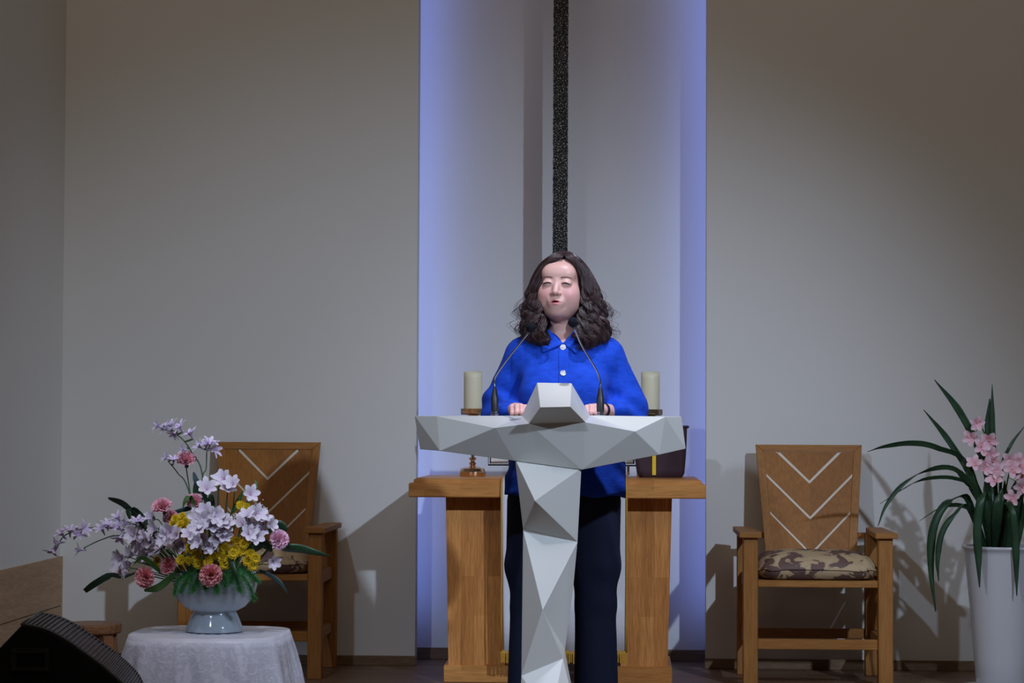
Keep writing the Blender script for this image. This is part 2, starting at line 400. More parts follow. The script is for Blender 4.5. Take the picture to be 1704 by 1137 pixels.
wl(zg+0.003, zt, 0.012, 'trim_1', MAT['wains']); wl(0.10, zg-0.003, 0.012, 'trim_2', MAT['wains']); wl(0, 0.10, 0.006, 'baseboard_left', MAT['base'])
struct('baseboard_back_left', MB().box((xl+0.015, YP-0.012, 0), (nl+0.006, YP, 0.042), 0.002), MAT['base'])
struct('baseboard_back_right', MB().box((nr-0.006, YP-0.012, 0), (6, YP, 0.042), 0.002), MAT['base'])
struct('baseboard_back', MB().box((nl-0.4, YN-0.012, 0), (nr+0.4, YN, 0.05), 0.002), MAT['base'])
# LED strips on the back of the panel edges, washing the recess wall
for x, s in ((nl, -1), (nr, 1)):
    o = MB().box((x+s*0.030-0.006, YP+0.10, 0.2), (x+s*0.030+0.006, YP+0.108, 4.85)).build('led_strip', MAT['led'])
    tag(o, 'blue light strip hidden behind the %s wall panel edge of the recess' % ('left' if s < 0 else 'right'), 'light strip', 'blue light strips of the recess')
    area('led_light', (x+s*0.030, YP+0.112, 2.5), (x-s*0.01, YN, 2.5), 2.5, (0.22, 0.32, 1.0), 0.02, 4.6)
# the rotation of a tall narrow area light is kept upright
for o in SC.objects:
    if o.type == 'LIGHT' and o.name.startswith('led_light'):
        o.rotation_euler = (PI/2, 0, 0)

# ------------------------------------------------------------------ hanging cross
ct = at(933, 200, YP+0.02)
t_ = thing('hanging_cross', 'long dark pebbled metal upright of the cross hanging in the recess', 'cross', (ct.x, YP+0.02, 1.45))
def rough_bar(x0, x1, z0, z1, y0, y1, along='z'):
    mb = MB(); n = int((z1-z0)/0.008) if along == 'z' else int((x1-x0)/0.008); rows = []
    for k in range(n+1):
        j = lambda: random.uniform(-.0015, .0015)
        if along == 'z':
            z = z0+(z1-z0)*k/n; rows.append([(x0+j(), y0+j(), z), ((x0+x1)/2, y0+j(), z), (x1+j(), y0+j(), z), (x1+j(), y1, z), (x0+j(), y1, z)])
        else:
            x = x0+(x1-x0)*k/n; rows.append([(x, y0+j(), z0+j()), (x, y1, z0+j()), (x, y1, z1+j()), (x, y0+j(), z1+j()), (x, y0+j(), (z0+z1)/2)])
    mb.grid(rows, True); mb.f.append((4, 3, 2, 1, 0)); m_ = n*5; mb.f.append((m_, m_+1, m_+2, m_+3, m_+4)); return mb
rough_bar(ct.x-0.031, ct.x+0.031, 1.45, 4.4, YP-0.01, YP+0.03).build('upright', MAT['pebble'], t_)
rough_bar(ct.x-0.36, ct.x+0.36, 3.62, 3.69, YP-0.008, YP+0.028, 'x').build('crossbar', MAT['pebble'], t_)
for z in (1.55, 4.2):
    MB().tube([(ct.x, YP+0.03, z), (ct.x, YN, z)], 0.008, 8).build('wall_bracket', MAT['black'], t_)

# ------------------------------------------------------------------ altar table
ZA = 0.812; YA = 9.26; YB = 9.88
l = at(680, 808, YA).x; r = at(1175, 811, YA).x
alt = thing('altar_table', 'honey pine altar table with stepped top and two broad tapered pedestals', 'table', ((l+r)/2, (YA+YB)/2, 0))
MB().box((l, YA, ZA-0.076), (r, YB, ZA-0.020), 0.004).build('lower_top', MAT['pinex'], alt)
mb = MB()
i0, i1 = 0.018, 0.032
mb.hexa([(l+i0,YA+i0,ZA-.020),(r-i0,YA+i0,ZA-.020),(r-i0,YB-i0,ZA-.020),(l+i0,YB-i0,ZA-.020)], [(l+i0,YA+i0,ZA-.007),(r-i0,YA+i0,ZA-.007),(r-i0,YB-i0,ZA-.007),(l+i0,YB-i0,ZA-.007)])
mb.hexa([(l+i0,YA+i0,ZA-.007),(r-i0,YA+i0,ZA-.007),(r-i0,YB-i0,ZA-.007),(l+i0,YB-i0,ZA-.007)], [(l+i1,YA+i1,ZA),(r-i1,YA+i1,ZA),(r-i1,YB-i1,ZA),(l+i1,YB-i1,ZA)])
mb.build('upper_top', MAT['pinex'], alt)
YF = YA+0.125
def xat(px): return at(px, 950, YF).x
for xo, xi, bo, bi, s in ((741, 843, 747, 841, 1), (1118, 1031, 1111, 1033, -1)):
    A, B, C_, D = xat(xo), xat(xi), xat(bo), xat(bi)
    if s < 0: A, B, C_, D = B, A, D, C_
    zt_, zb_ = ZA-0.076, 0.068
    mb = MB().hexa([(C_, YF, zb_), (D, YF, zb_), (D, YB-0.07, zb_), (C_, YB-0.07, zb_)], [(A, YF, zt_), (B, YF, zt_), (B, YB-0.07, zt_), (A, YB-0.07, zt_)])
    ped = mb.build('pedestal', MAT['pine'], alt)
    MB().box((C_-0.018, YF-0.018, 0), (D+0.018, YB-0.05, zb_), 0.003).build('plinth', MAT['pinex'], alt)
MB().box((xat(843)-.01, YF+0.16, 0.20), (xat(1031)+.01, YF+0.185, ZA-0.076)).build('back_panel', MAT['pinex'], alt)

# cloth runner over the altar
cl = thing('altar_runner', 'white altar runner with gold edging and gold fringe hanging down the pine altar', 'cloth', ((l+r)/2, YA, ZA))
def xr(px, y=900): return at(px, y, YA-0.01).x
rows = []
XL, XR_ = xr(833), xr(1044)
path = [(YB+.004, ZA-.3), (YB+.004, ZA-.02), (YB-.02, ZA+.003), (YA+0.035, ZA+.003), (YA+0.012, ZA-.006), (YA-0.006, ZA-.024), (YA-0.007, ZA-.08), (YA-0.004, 0.6), (YA+.002, 0.4), (YA+0.004, 0.26), (YA+.006, 0.135)]
def cloth_rows(x0, x1, dy=0.0, n=40):
    rows = []
    for k, (y, z) in enumerate(path):
        zz = max(0, (ZA-z)-0.1)
        rows.append([(x0+(x1-x0)*i/n + (0.012*zz if i == 0 else 0) , y+dy - (0.006+0.010*zz)*(0.5+0.5*math.sin(i*0.9+z*2))*(1 if z < ZA-.05 else 0), z) for i in range(n+1)])
    return rows
o = MB().grid(cloth_rows(XL+0.006, XR_-0.006)).build('runner_cloth', MAT['white'], cl, smooth=True); solid(o, 0.002)
for x0, x1 in ((XL, XL+0.006), (XR_-0.006, XR_)):
    o = MB().grid(cloth_rows(x0, x1, -0.002, 2)).build('gold_edging', MAT['gold'], cl, smooth=True); solid(o, 0.003)
mb = MB(); n = 95
mb.box((XL, YA-0.006, 0.128), (XR_, YA+0.002, 0.140))
for i in range(n):
    x = XL+(XR_-XL)*(i+.5)/n; e = random.uniform(-.002, .002)
    mb.tube([(x, YA-.004, .130), (x+e, YA-.006, .112), (x+e*1.4, YA-.005, .092+random.uniform(-.004, .004))], [.0022, .0020, .0026], 5)
mb.build('gold_fringe', MAT['gold'], cl)

# candles and candlesticks on the altar
for px, who in ((787, 'left'), (1082, 'right')):
    c = at(px, 700, 9.60); c.z = ZA+0.0008
    st = thing('candlestick', 'polished brass candlestick with amber glass dish at the %s of the altar' % who, 'candlestick', c, 'candlesticks on the altar')
    MB().lathe([(0.052,0),(0.054,.004),(0.054,.020),(0.047,.032),(0.030,.038),(0.012,.042)], c, 40).build('foot', MAT['brass'], st, auto=30)
    MB().lathe([(0.008,.042),(0.012,.046),(0.016,.052),(0.011,.058),(0.008,.064),(0.016,.070),(0.016,.074),(0.007,.080),(0.0055,.15),(0.0055,.235),(0.014,.243),(0.030,.250)], c, 24).build('stem', MAT['brass'], st, auto=40)
    MB().lathe([(0.0,.250),(0.048,.250),(0.050,.254),(0.051,.275),(0.048,.275),(0.047,.256),(0.0,.256)], c, 40, cap=False).build('glass_dish', MAT['amber'], st, smooth=True)
    b0 = 0.2565; top = 0.425
    cd = thing('pillar_candle', 'thick ivory pillar candle standing on the %s brass candlestick' % who, 'candle', c+Vector((0,0,b0)), 'pillar candles on the altar')
    mb = MB(); rows = []
    for rr, z in [(0.0,0),(0.037,0),(0.038,.003),(0.038,top-b0-.02),(0.038,top-b0),(0.035,top-b0+.001),(0.032,top-b0-.004),(0.022,top-b0-.018),(0.0,top-b0-.024)]:
        rows.append([(c.x+rr*math.cos(2*PI*i/40), c.y+rr*math.sin(2*PI*i/40), c.z+b0+z+(0.004*math.sin(2*PI*i/40) if (z > .14 and rr > .03) else 0)) for i in range(40)])
    mb.grid(rows, True).build('wax', MAT['wax'], cd, smooth=True)
    w = c+Vector((0,0,top-.024))
    MB().tube([w, w+Vector((.001,0,.008)), w+Vector((.004,0,.014))], .0012, 6).build('wick', MAT['black'], cd)

# open book on a black stand
c = at(935, 780, 9.62); c.z = ZA+0.0035
bs = thing('book_stand', 'black metal book stand on the altar behind the blue blouse', 'stand', c)
tilt = math.radians(62)
def bp(x, v, w):   # x across, v up the slope, w off the slope toward the camera
    return (c.x+x, c.y+0.02+v*math.cos(tilt)-w*math.sin(tilt), c.z+0.045+v*math.sin(tilt)+w*math.cos(tilt))
hw = 0.302
mb = MB().tube([bp(-hw,.20,.0), bp(-hw,-.002,0), bp(hw,-.002,0), bp(hw,.20,0)], .0035, 8)
for x in (-.2, -.1, 0, .1, .2): mb.tube([bp(x,-.002,0), bp(x,-.002,.020)], .0025, 6)
mb.build('ledge_frame', MAT['black'], bs)
for x in (-0.15, 0.15, 0.27):
    MB().tube([bp(x,.0,0), (c.x+x, c.y+0.02, c.z+.004)], .006, 8).build('leg', MAT['brass'] if x > .2 else MAT['black'], bs)
bk = thing('open_book', 'large open book with cream pages leaning on the black stand', 'book', Vector(bp(0,0,.012)))
for s in (-1, 1):
    mb = MB(); rows = []
    for k in range(13):
        x = s*(0.006+0.284*k/12); h = 0.012+0.014*math.sin(PI*min(1, k/12*1.0))**.7*(1-k/12*.5)
        rows.append([bp(x, .003, .008), bp(x, .003, .008+h), bp(x, .19, .008+h), bp(x, .19, .008)])
    mb.grid(rows, True); q = len(mb.v)-4; mb.f += [(3,2,1,0), (q,q+1,q+2,q+3)]
    mb.build('page_block', MAT['page'], bk)
MB().hexa([bp(-.296,.004,.0065), bp(.296,.004,.0065), bp(.296,.004,.002), bp(-.296,.004,.002)], [bp(-.296,.195,.0065), bp(.296,.195,.0065), bp(.296,.195,.002), bp(-.296,.195,.002)]).build('cover', MAT['black'], bk)

# maroon bag
YG = 9.52
c = at(1100, 797, YG); c.z = ZA+0.0008
bag = thing('tote_bag', 'dark maroon tote bag with a yellow strap standing on the altar', 'bag', c)
zb, ztp = c.z, at(1143, 709, YG).z
xb0, xb1, xt0, xt1 = at(1061, 797, YG).x, at(1139, 797, YG).x, at(1046, 708, YG).x, at(1145, 709, YG).x
rows = []
for k in range(15):
    t = k/14; x0 = xb0+(xt0-xb0)*t; x1 = xb1+(xt1-xb1)*t; hd = 0.055*(1-.25*t)
    if k == 0: x0 += .008; x1 -= .008; hd -= .01
    r_ = []
    for i in range(36):
        a = 2*PI*i/36; ca, sa = math.cos(a), math.sin(a)
        e = 0.35
        x = (x0+x1)/2+(x1-x0)/2*math.copysign(abs(ca)**e, ca); y = YG+0.07+hd*math.copysign(abs(sa)**e, sa)
        wob = 0.003*math.sin(5*t+i*.7)
        r_.append((x+wob*.5, y+wob, zb+(ztp-zb)*t))
    rows.append(r_)
mb = MB().grid(rows, True); mb.f.append(tuple(reversed(range(36))))
top = []
for k in (0.97, 0.93):
    pass
inner = [[( (p[0]-(xt0+xt1)/2)*.94+(xt0+xt1)/2, (p[1]-YG-.07)*.85+YG+.07, p[2]-d) for p in rows[-1]] for d in (0.0, 0.05)]
n0 = len(mb.v); mb.v += inner[0]+inner[1]; L = (len(rows)-1)*36
for i in range(36):
    j = (i+1)%36; mb.f += [(L+i, L+j, n0+j, n0+i), (n0+i, n0+j, n0+36+j, n0+36+i)]
mb.f.append(tuple(range(n0+36, n0+72)))
mb.build('bag_body', MAT['maroon'], bag, auto=50)
rim = [Vector(p) for p in rows[-1]]+[Vector(rows[-1][0])]
MB().tube([Vector(((p.x-(xt0+xt1)/2)*1.02+(xt0+xt1)/2, p.y, p.z-.004)) for p in rim], .0055, 8, cap=False).build('rim_binding', MAT['maroon'], bag, smooth=True)
xs_ = at(1088.5, 780, YG).x
z1_, z0_ = at(1088, 735, YG).z, at(1088, 791, YG).z
o = MB().hexa([(xs_-.0075, YG+.0125, z0_), (xs_+.0075, YG+.0125, z0_), (xs_+.0075, YG+.018, z0_), (xs_-.0075, YG+.018, z0_)], [(xs_-.0075, YG+.0165, z1_), (xs_+.0075, YG+.0165, z1_), (xs_+.0075, YG+.022, z1_), (xs_-.0075, YG+.022, z1_)]).build('yellow_strap', MAT['yellow'], bag)
o['label'] = 'bright yellow strap'

# ------------------------------------------------------------------ armchairs
def armchair(cpx, cxb, yb, yf, label, idx):
    """cpx: px of the chair's middle at the back; yb/yf: back of rear legs, front of front legs"""
    cx = cpx; hw = 0.318; D = yf
    hw = 0.301; ch = thing('armchair', label, 'armchair', (cx, (yb+yf)/2, 0), 'wooden armchairs beside the altar')
    LW = 0.057
    for s in (-1, 1):
        o_ = cx+s*(hw-0.010); i_ = o_-s*LW
        a, b_ = min(o_, i_), max(o_, i_)
        MB().box((a, yf, 0), (b_, yf+LW, 0.585), 0.003).build('leg', MAT['chair'], ch)
        MB().box((a, yb-LW, 0), (b_, yb, 0.585), 0.003).build('leg', MAT['chair'], ch)
        e0, e1 = cx+s*(hw+0.006), cx+s*(hw-0.080)
        f1 = cx+s*(hw-0.100)
        a_, c_ = min(e0, e1), max(e0, e1)
        arm = MB().prism([(e0, yf-0.02, .585), (e1, yf-0.02, .585), (e1, yf+.12, .585), (cx+s*(hw-.062), yb-.02, .585), (e0, yb-.005, .585)][::s], (0, 0, .022)).build('armrest', MAT['chairx'], ch, bevel=.003)
        m_ = (a+b_)/2
        MB().box((m_-.012, yf+LW, .375), (m_+.012, yb-LW, .425), .002).build('side_rail', MAT['chair'], ch)
        MB().box((m_-.012, yf+LW, .150), (m_+.012, yb-LW, .190), .002).build('stretcher', MAT['chair'], ch)
    xi = hw-0.010-LW
    MB().box((cx-xi, yf+.012, .150), (cx+xi, yf+.036, .190), .002).build('stretcher', MAT['chairx'], ch)
    MB().box((cx-xi, yb-.036, .150), (cx+xi, yb-.012, .190), .002).build('stretcher', MAT['chairx'], ch)
    MB().box((cx-xi, yf+.008, .392), (cx+xi, yb-.03, .420), .003).build('seat', MAT['chairx'], ch)
    MB().box((cx-xi, yb-.020, .56), (cx+xi, yb, .585), .002).build('back_rail', MAT['chairx'], ch)
    # back: a trapezoid frame with chevron slats, leaning back a little
    zt, zb = 0.945, 0.424
    y_t, y_b = min(YP-0.06, yb+.06), yb-0.09
    S = 1/404.0
    def bp(u, v, w=0):   # u,v in the picture of the back: u from the middle, v down from the top (px)
        z = zt - v*S; f = (zt-z)/(zt-zb); return Vector((cxb+u*S, y_t+(y_b-y_t)*f+w, z))
    th = Vector((0, 0.024, 0))
    T, B_ = 89, 73
    H = (zt-zb)/S
    def e(v): return T+(B_-T)*v/H
    fw = 14
    for s in (-1, 1):
        MB().prism([bp(s*e(0), 0), bp(s*(e(0)-fw), fw-2), bp(s*(e(H)-fw), H), bp(s*e(H), H)][::s], th).build('back_stile', MAT['chair'], ch, bevel=.002)
    MB().prism([bp(-e(0), 0), bp(e(0), 0), bp(e(0)-fw, fw-2), bp(-(e(0)-fw), fw-2)][::-1], th).build('back_top_rail', MAT['chairx'], ch, bevel=.002)
    q = Vector((0, 0.005, 0)); th2 = Vector((0, 0.014, 0))
    k = 1/2.603
    def P(u, v): return ((u-437)*k, (v-108)*k)
    polys = [[(312,140),(437,140),(437,263)], [(240,140),(294,140),(437,277),(437,418),(247,230)], [(250,246),(437,432),(437,573),(425,560),(261,393)], [(263,407),(413,560),(430,H/k+108),(280,H/k+108)]]
    for pl in polys:
        mb = MB()
        for s in (-1, 1):
            pts = [P(*p) for p in pl]; pts = [(-s*abs(u) if u else 0, v) for u, v in pts]
            pp = [bp(u, v)+q for u, v in pts]
            mb.prism(pp if s > 0 else pp[::-1], th2)
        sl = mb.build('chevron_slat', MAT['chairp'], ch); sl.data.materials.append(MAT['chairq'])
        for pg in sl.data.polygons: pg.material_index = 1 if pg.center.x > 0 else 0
    for ln in ([(303,140),(437,270)], [(248,238),(437,425)], [(262,400),(424,567)]):  # pale strips added in the slits imitate the slats' lit edges
        mb = MB()
        for s in (-1, 1):
            a_, b_ = [P(*p) for p in ln]; a_ = (-s*abs(a_[0]), a_[1]); b_ = (-s*abs(b_[0]), b_[1])
            qq = Vector((0, .0075, 0)); pp = [bp(a_[0], a_[1]-2.8)+qq, bp(a_[0], a_[1]+4)+qq, bp(b_[0], b_[1]+3.6)+qq, bp(b_[0], b_[1]-3.6)+qq]
            mb.prism(pp, Vector((0, .006, 0)))
        mb.build('lit_edge_strip', MAT['lit_edge'], ch)
    return ch
c1 = at(1347, 742, 9.70).x; c0 = at(445, 738, 9.86).x
yR, yL = (9.82, 9.27), (9.94, 9.42)
armchair(c1, at(1347, 742, 9.84).x, yR[0], yR[1], 'beech armchair with chevron slatted back standing on the right beside the white orchid pot', 1)
armchair(c0, at(446.5, 738, 9.93).x, yL[0], yL[1], 'beech armchair with chevron slatted back standing on the left behind the flower arrangement', 0)

# ---------------- signed-distance modelling (cushions and the figure)
def smin(a, b, k):
    if k <= 0: return np.minimum(a, b)
    h = np.maximum(k-np.abs(a-b), 0)/k
    return np.minimum(a, b)-h*h*k*0.25
class Field:
    def __init__(s, xs, ys, zs):
        s.x, s.y, s.z = (np.asarray(a, np.float32) for a in (xs, ys, zs)); s.F = np.full((len(xs), len(ys), len(zs)), 1.0, np.float32)
    def op(s, fn, lo, hi, k=0.01, sub=False, m=0.035):
        i0, i1 = np.searchsorted(s.x, [lo[0]-m, hi[0]+m]); j0, j1 = np.searchsorted(s.y, [lo[1]-m, hi[1]+m]); k0, k1 = np.searchsorted(s.z, [lo[2]-m, hi[2]+m])
        if i1 <= i0 or j1 <= j0 or k1 <= k0: return
        d = fn(s.x[i0:i1, None, None], s.y[None, j0:j1, None], s.z[None, None, k0:k1]).astype(np.float32)
        sl = s.F[i0:i1, j0:j1, k0:k1]
        s.F[i0:i1, j0:j1, k0:k1] = -smin(-sl, d, k) if sub else smin(sl, d, k)
    def ell(s, c, r, k=0.01, sub=False, R=None, T=None):
        """ellipsoid; T=(origin, 3x3) puts it in a turned frame"""
        c = np.array(c, float); r = np.array(r, float)
        if T is None: O = c; Q = np.eye(3)
        else: O = T[0]+T[1]@c; Q = T[1]
        if R is not None: Q = Q@R
        def fn(x, y, z):
            dx, dy, dz = x-O[0], y-O[1], z-O[2]
            a = (dx*Q[0,0]+dy*Q[1,0]+dz*Q[2,0]); b = (dx*Q[0,1]+dy*Q[1,1]+dz*Q[2,1]); e = (dx*Q[0,2]+dy*Q[1,2]+dz*Q[2,2])
            k0 = np.sqrt((a/r[0])**2+(b/r[1])**2+(e/r[2])**2); k1 = np.sqrt((a/r[0]**2)**2+(b/r[1]**2)**2+(e/r[2]**2)**2)+1e-9
            return k0*(k0-1)/k1
        R_ = max(r); s.op(fn, O-R_, O+R_, k, sub)
    def cap(s, a, b, ra, rb, k=0.01, sub=False, T=None, fl=(1, 1, 1)):
        """tapered capsule; fl > 1 flattens along that axis"""
        a = np.array(a, float); b = np.array(b, float)
        if T is not None: a = T[0]+T[1]@a; b = T[0]+T[1]@b
        f = np.array(fl, float); ba = (b-a)*f; L = (ba@ba)+1e-9
        def fn(x, y, z):
            dx, dy, dz = (x-a[0])*f[0], (y-a[1])*f[1], (z-a[2])*f[2]
            h = np.clip((dx*ba[0]+dy*ba[1]+dz*ba[2])/L, 0, 1)
            return (np.sqrt((dx-h*ba[0])**2+(dy-h*ba[1])**2+(dz-h*ba[2])**2)-(ra+(rb-ra)*h))/max(1.0, f.max()*.8)
        R_ = max(ra, rb); s.op(fn, np.minimum(a, b)-R_, np.maximum(a, b)+R_, k, sub)
    def mesh(s):
        F = s.F; nx, ny, nz = F.shape; S = F < 0
        c = S[:-1,:-1,:-1].astype(np.int8)
        tot = np.zeros((nx-1, ny-1, nz-1), np.int8)
        for i in (0,1):
            for j in (0,1):
                for k in (0,1): tot += S[i:nx-1+i, j:ny-1+j, k:nz-1+k]
        I, J, K = np.nonzero((tot > 0) & (tot < 8))
        idx = np.full((nx-1, ny-1, nz-1), -1, np.int32); idx[I, J, K] = np.arange(len(I))
        acc = np.zeros((len(I), 3)); cnt = np.zeros(len(I)); G = (s.x, s.y, s.z)
        for ax in range(3):
            for u in (0,1):
                for v in (0,1):
                    o0 = [0,0,0]; oth = [q for q in range(3) if q != ax]; o0[oth[0]] = u; o0[oth[1]] = v; o1 = list(o0); o1[ax] = 1
                    f0 = F[I+o0[0], J+o0[1], K+o0[2]]; f1 = F[I+o1[0], J+o1[1], K+o1[2]]
                    m = (f0 < 0) != (f1 < 0); t = np.where(m, f0/(f0-f1+1e-20), 0)
                    ii = [I, J, K]
                    for q in range(3):
                        g0 = G[q][ii[q]+o0[q]]; g1 = G[q][ii[q]+o1[q]]; acc[:, q] += np.where(m, g0+t*(g1-g0), 0)
                    cnt += m
        V = acc/cnt[:, None]; Q = []
        for ax in range(3):
            a = [slice(None)]*3; b = [slice(None)]*3; a[ax] = slice(0, -1); b[ax] = slice(1, None)
            m = S[tuple(a)] != S[tuple(b)]; inn = S[tuple(a)]
            i, j, k = np.nonzero(m); fl = inn[i, j, k]
            o = [q for q in range(3) if q != ax]; P = [i, j, k]
            ok = (P[o[0]] > 0) & (P[o[1]] > 0) & (P[o[0]] < F.shape[o[0]]-1) & (P[o[1]] < F.shape[o[1]]-1)
            P = [p[ok] for p in P]; fl = fl[ok]
            def g(d0, d1):
                p = list(P); p[o[0]] = p[o[0]]-d0; p[o[1]] = p[o[1]]-d1; return idx[p[0], p[1], p[2]]
            q = np.stack([g(1,1), g(0,1), g(0,0), g(1,0)], 1)
            if ax == 1: fl = ~fl
            q[~fl] = q[~fl][:, ::-1]; Q.append(q)
        return V, np.concatenate(Q)
def smooth_mesh(V, F, it=2, lam=0.5):
    E = np.concatenate([F[:, [0,1]], F[:, [1,2]], F[:, [2,3]], F[:, [3,0]]])
    for _ in range(it):
        a = np.zeros_like(V); c = np.zeros(len(V))
        for q in range(3):
            a[:, q] = np.bincount(E[:,0], V[E[:,1], q], len(V))+np.bincount(E[:,1], V[E[:,0], q], len(V))
        c = np.bincount(E[:,0], minlength=len(V))+np.bincount(E[:,1], minlength=len(V))
        V = V+lam*(a/np.maximum(c, 1)[:, None]-V)
    return V
def lin(a, b, d): return np.linspace(a, b, int((b-a)/d)+2)

# seat cushions
for cx, (yb, yf), lab in ((c1, yR, 'brown and tan floral seat cushion on the right armchair'), (c0, yL, 'brown and tan floral seat cushion on the left armchair behind the vase')):
    zc = 0.4215
    mb = MB(); hwc, y0, y1 = 0.236, yf-0.018, yb-0.125; rows = []; n = 72
    yc, hd = (y0+y1)/2, (y1-y0)/2
    for sc, z in [(0.0, 0), (.86, .001), (.95, .008), (.995, .026), (1.012, .038), (.99, .048), (.955, .062), (.90, .075), (.80, .086), (.60, .096), (.35, .100), (0.0, .101)]:
        r_ = []
        for i in range(n):
            a = 2*PI*i/n; ca, sa = math.cos(a), math.sin(a); e = .32 if sc > .3 else .6
            wv = 1+0.010*math.sin(i*1.7)*(sc > .9)
            r_.append((cx+hwc*sc*wv*math.copysign(abs(ca)**e, ca), yc+hd*sc*math.copysign(abs(sa)**e, sa), zc+z*1.06+(.0035*math.sin(i*.8+sc*9) if z > .01 else 0)))
        rows.append(r_)
    cu = thing('seat_cushion', lab, 'cushion', (cx, yc, zc), 'damask seat cushions')
    mb.grid(rows, True).build('cushion_body', MAT['damask'], cu, smooth=True)
    pip = [Vector(p) for p in rows[4]]; pip.append(pip[0])
    MB().tube([p+Vector((0, -.002 if p.y < yc else 0.002, 0)) for p in pip], .0028, 6, cap=False).build('piping', MAT['damask'], cu, smooth=True)

# ------------------------------------------------------------------ lectern
lec = thing('lectern', 'white faceted cross shaped lectern with a peaked centre and slim angular column', 'lectern', (at(915, 900, 7.55).x, 7.58, 0))
def facet(name, V, F, parent, back=None):
    """V: dict of name -> (px, py, Y)"""
    keys = list(V); P = [at(*V[k]) if len(V[k]) == 3 else Vector(V[k][:3]) for k in keys]
    ix = {k: i for i, k in enumerate(keys)}
    me = mesh_data(name, P, [tuple(ix[q] for q in f) for f in F], MAT['lect'])
    import bmesh
    bm = bmesh.new(); bm.from_mesh(me); bmesh.ops.recalc_face_normals(bm, faces=bm.faces); bm.to_mesh(me); bm.free()
    o = link(name, me, parent); b = o.modifiers.new('bevel', 'BEVEL'); b.width = 0.0012; b.segments = 2; b.limit_method = 'ANGLE'; b.angle_limit = math.radians(4)
    return o
BK = 7.84
V = dict(A=(690,692,7.56), A2=(727,692.5,7.50), C=(824,712,7.40), Q1=(880,705,7.385), Q2=(974,702.5,7.385), D=(1056.5,718,7.42), B2=(1107,693.5,7.50), B=(1134,693.5,7.58),
         E=(699,748,7.60), E2=(732,750.5,7.50), F=(856,767,7.47), G=(968,782,7.45), I=(1097,757,7.50), Hh=(1141,747,7.60),
         S1=(868,692,7.60), S2=(982,691.5,7.60), P1=(894,637,7.52), P2=(951,638,7.52), P3=(899,678,7.27), P4=(949,677,7.27),
         bA=(695,692.4,BK), bB=(1128,693.6,BK), bE=(706,744,7.74), bH=(1133,743,7.74), bF=(860,765,7.78), bG=(964,776,7.78),
         bS1=(872,692,7.70), bS2=(978,691.6,7.70), bP1=(896,640,7.56), bP2=(949,641,7.56))
Fc = [('A','A2','E2'), ('A','E2','E'), ('A2','C','E2'), ('C','F','E2'), ('C','Q1','F'), ('Q1','G','F'), ('Q1','Q2','G'), ('Q2','D','G'), ('D','I','G'), ('D','B2','I'), ('B2','Hh','I'), ('B2','B','Hh'),
      ('Q1','P3','P4','Q2'), ('P3','P1','P2','P4'), ('P1','P3','Q1','S1'), ('P2','S2','Q2','P4'),
      ('S1','Q1','C'), ('A2','S1','C'), ('S2','D','Q2'), ('S2','B2','D'),
      ('P1','bP1','bP2','P2'), ('P1','S1','bS1','bP1'), ('P2','bP2','bS2','S2'), ('bP1','bS1','bS2','bP2'),
      ('A','bA','bS1','S1','A2'), ('bS1','bA','bB','bS2'), ('B','B2','S2','bS2','bB'),
      ('A','E','bE','bA'), ('B','bB','bH','Hh'), ('E','E2','F','bF','bE'), ('F','G','bG','bF'), ('G','I','Hh','bH','bG'), ('bA','bE','bF','bG','bH','bB')]
Fc = [f for f in Fc if f != ('bS1','bA','bB','bS2')]+[('bS1','bA','bB','bS2')]
facet('crossbar', V, Fc, lec)
V = dict(F=(857,764,7.48), G=(967.5,779,7.46), K=(890,833.5,7.365), L1=(870.5,882,7.505), M1=(961,902,7.495), Nn=(903,1015,7.385), X1=(867,905,7.50), X2=(954,978,7.50),
         R=(937,1096,7.44), Sx=(867.5,1125,7.44), T=(940,1083,7.50), BL=(866,1262,7.40), BR=(970,1262,7.36), BM=(915,1200,7.36),
         bF=(860,764,7.66), bG=(964,776,7.66), bL=(874,882,7.64), bM=(955,902,7.64), bX=(950,978,7.66), bT=(934,1083,7.66), bS=(870,1125,7.66), bBL=(868,1246,7.72), bBR=(962,1246,7.72))
def fl0(p, Y):
    q = at(p, 1200, Y); return (q.x, q.y, 0.0, 0)
V['BL'] = fl0(862, 7.42); V['BR'] = fl0(972, 7.42); V['bBL'] = fl0(864, 7.74); V['bBR'] = fl0(966, 7.74)
Fc = [('F','G','K'), ('F','K','L1'), ('K','G','M1'), ('K','M1','L1'), ('L1','M1','Nn'), ('L1','Nn','Sx'), ('M1','X2','Nn'), ('X2','T','Nn'), ('T','R','Nn'), ('Nn','R','Sx'),
      ('Sx','R','BM'), ('Sx','BM','BL'), ('R','BR','BM'), ('BL','BM','BR'), ('T','BR','R'),
      ('F','L1','bL','bF'), ('L1','Sx','bS','bL'), ('Sx','BL','bBL','bS'), ('G','bG','bM','M1'), ('M1','bM','bX','X2'), ('X2','bX','bT','T'), ('T','bT','bBR','BR'),
      ('bF','bL','bM','bG'), ('bL','bS','bT','bX','bM'), ('bS','bBL','bBR','bT'), ('F','bF','bG','G'), ('BL','BR','bBR','bBL')]
del V['X1']
facet('column', V, Fc, lec)

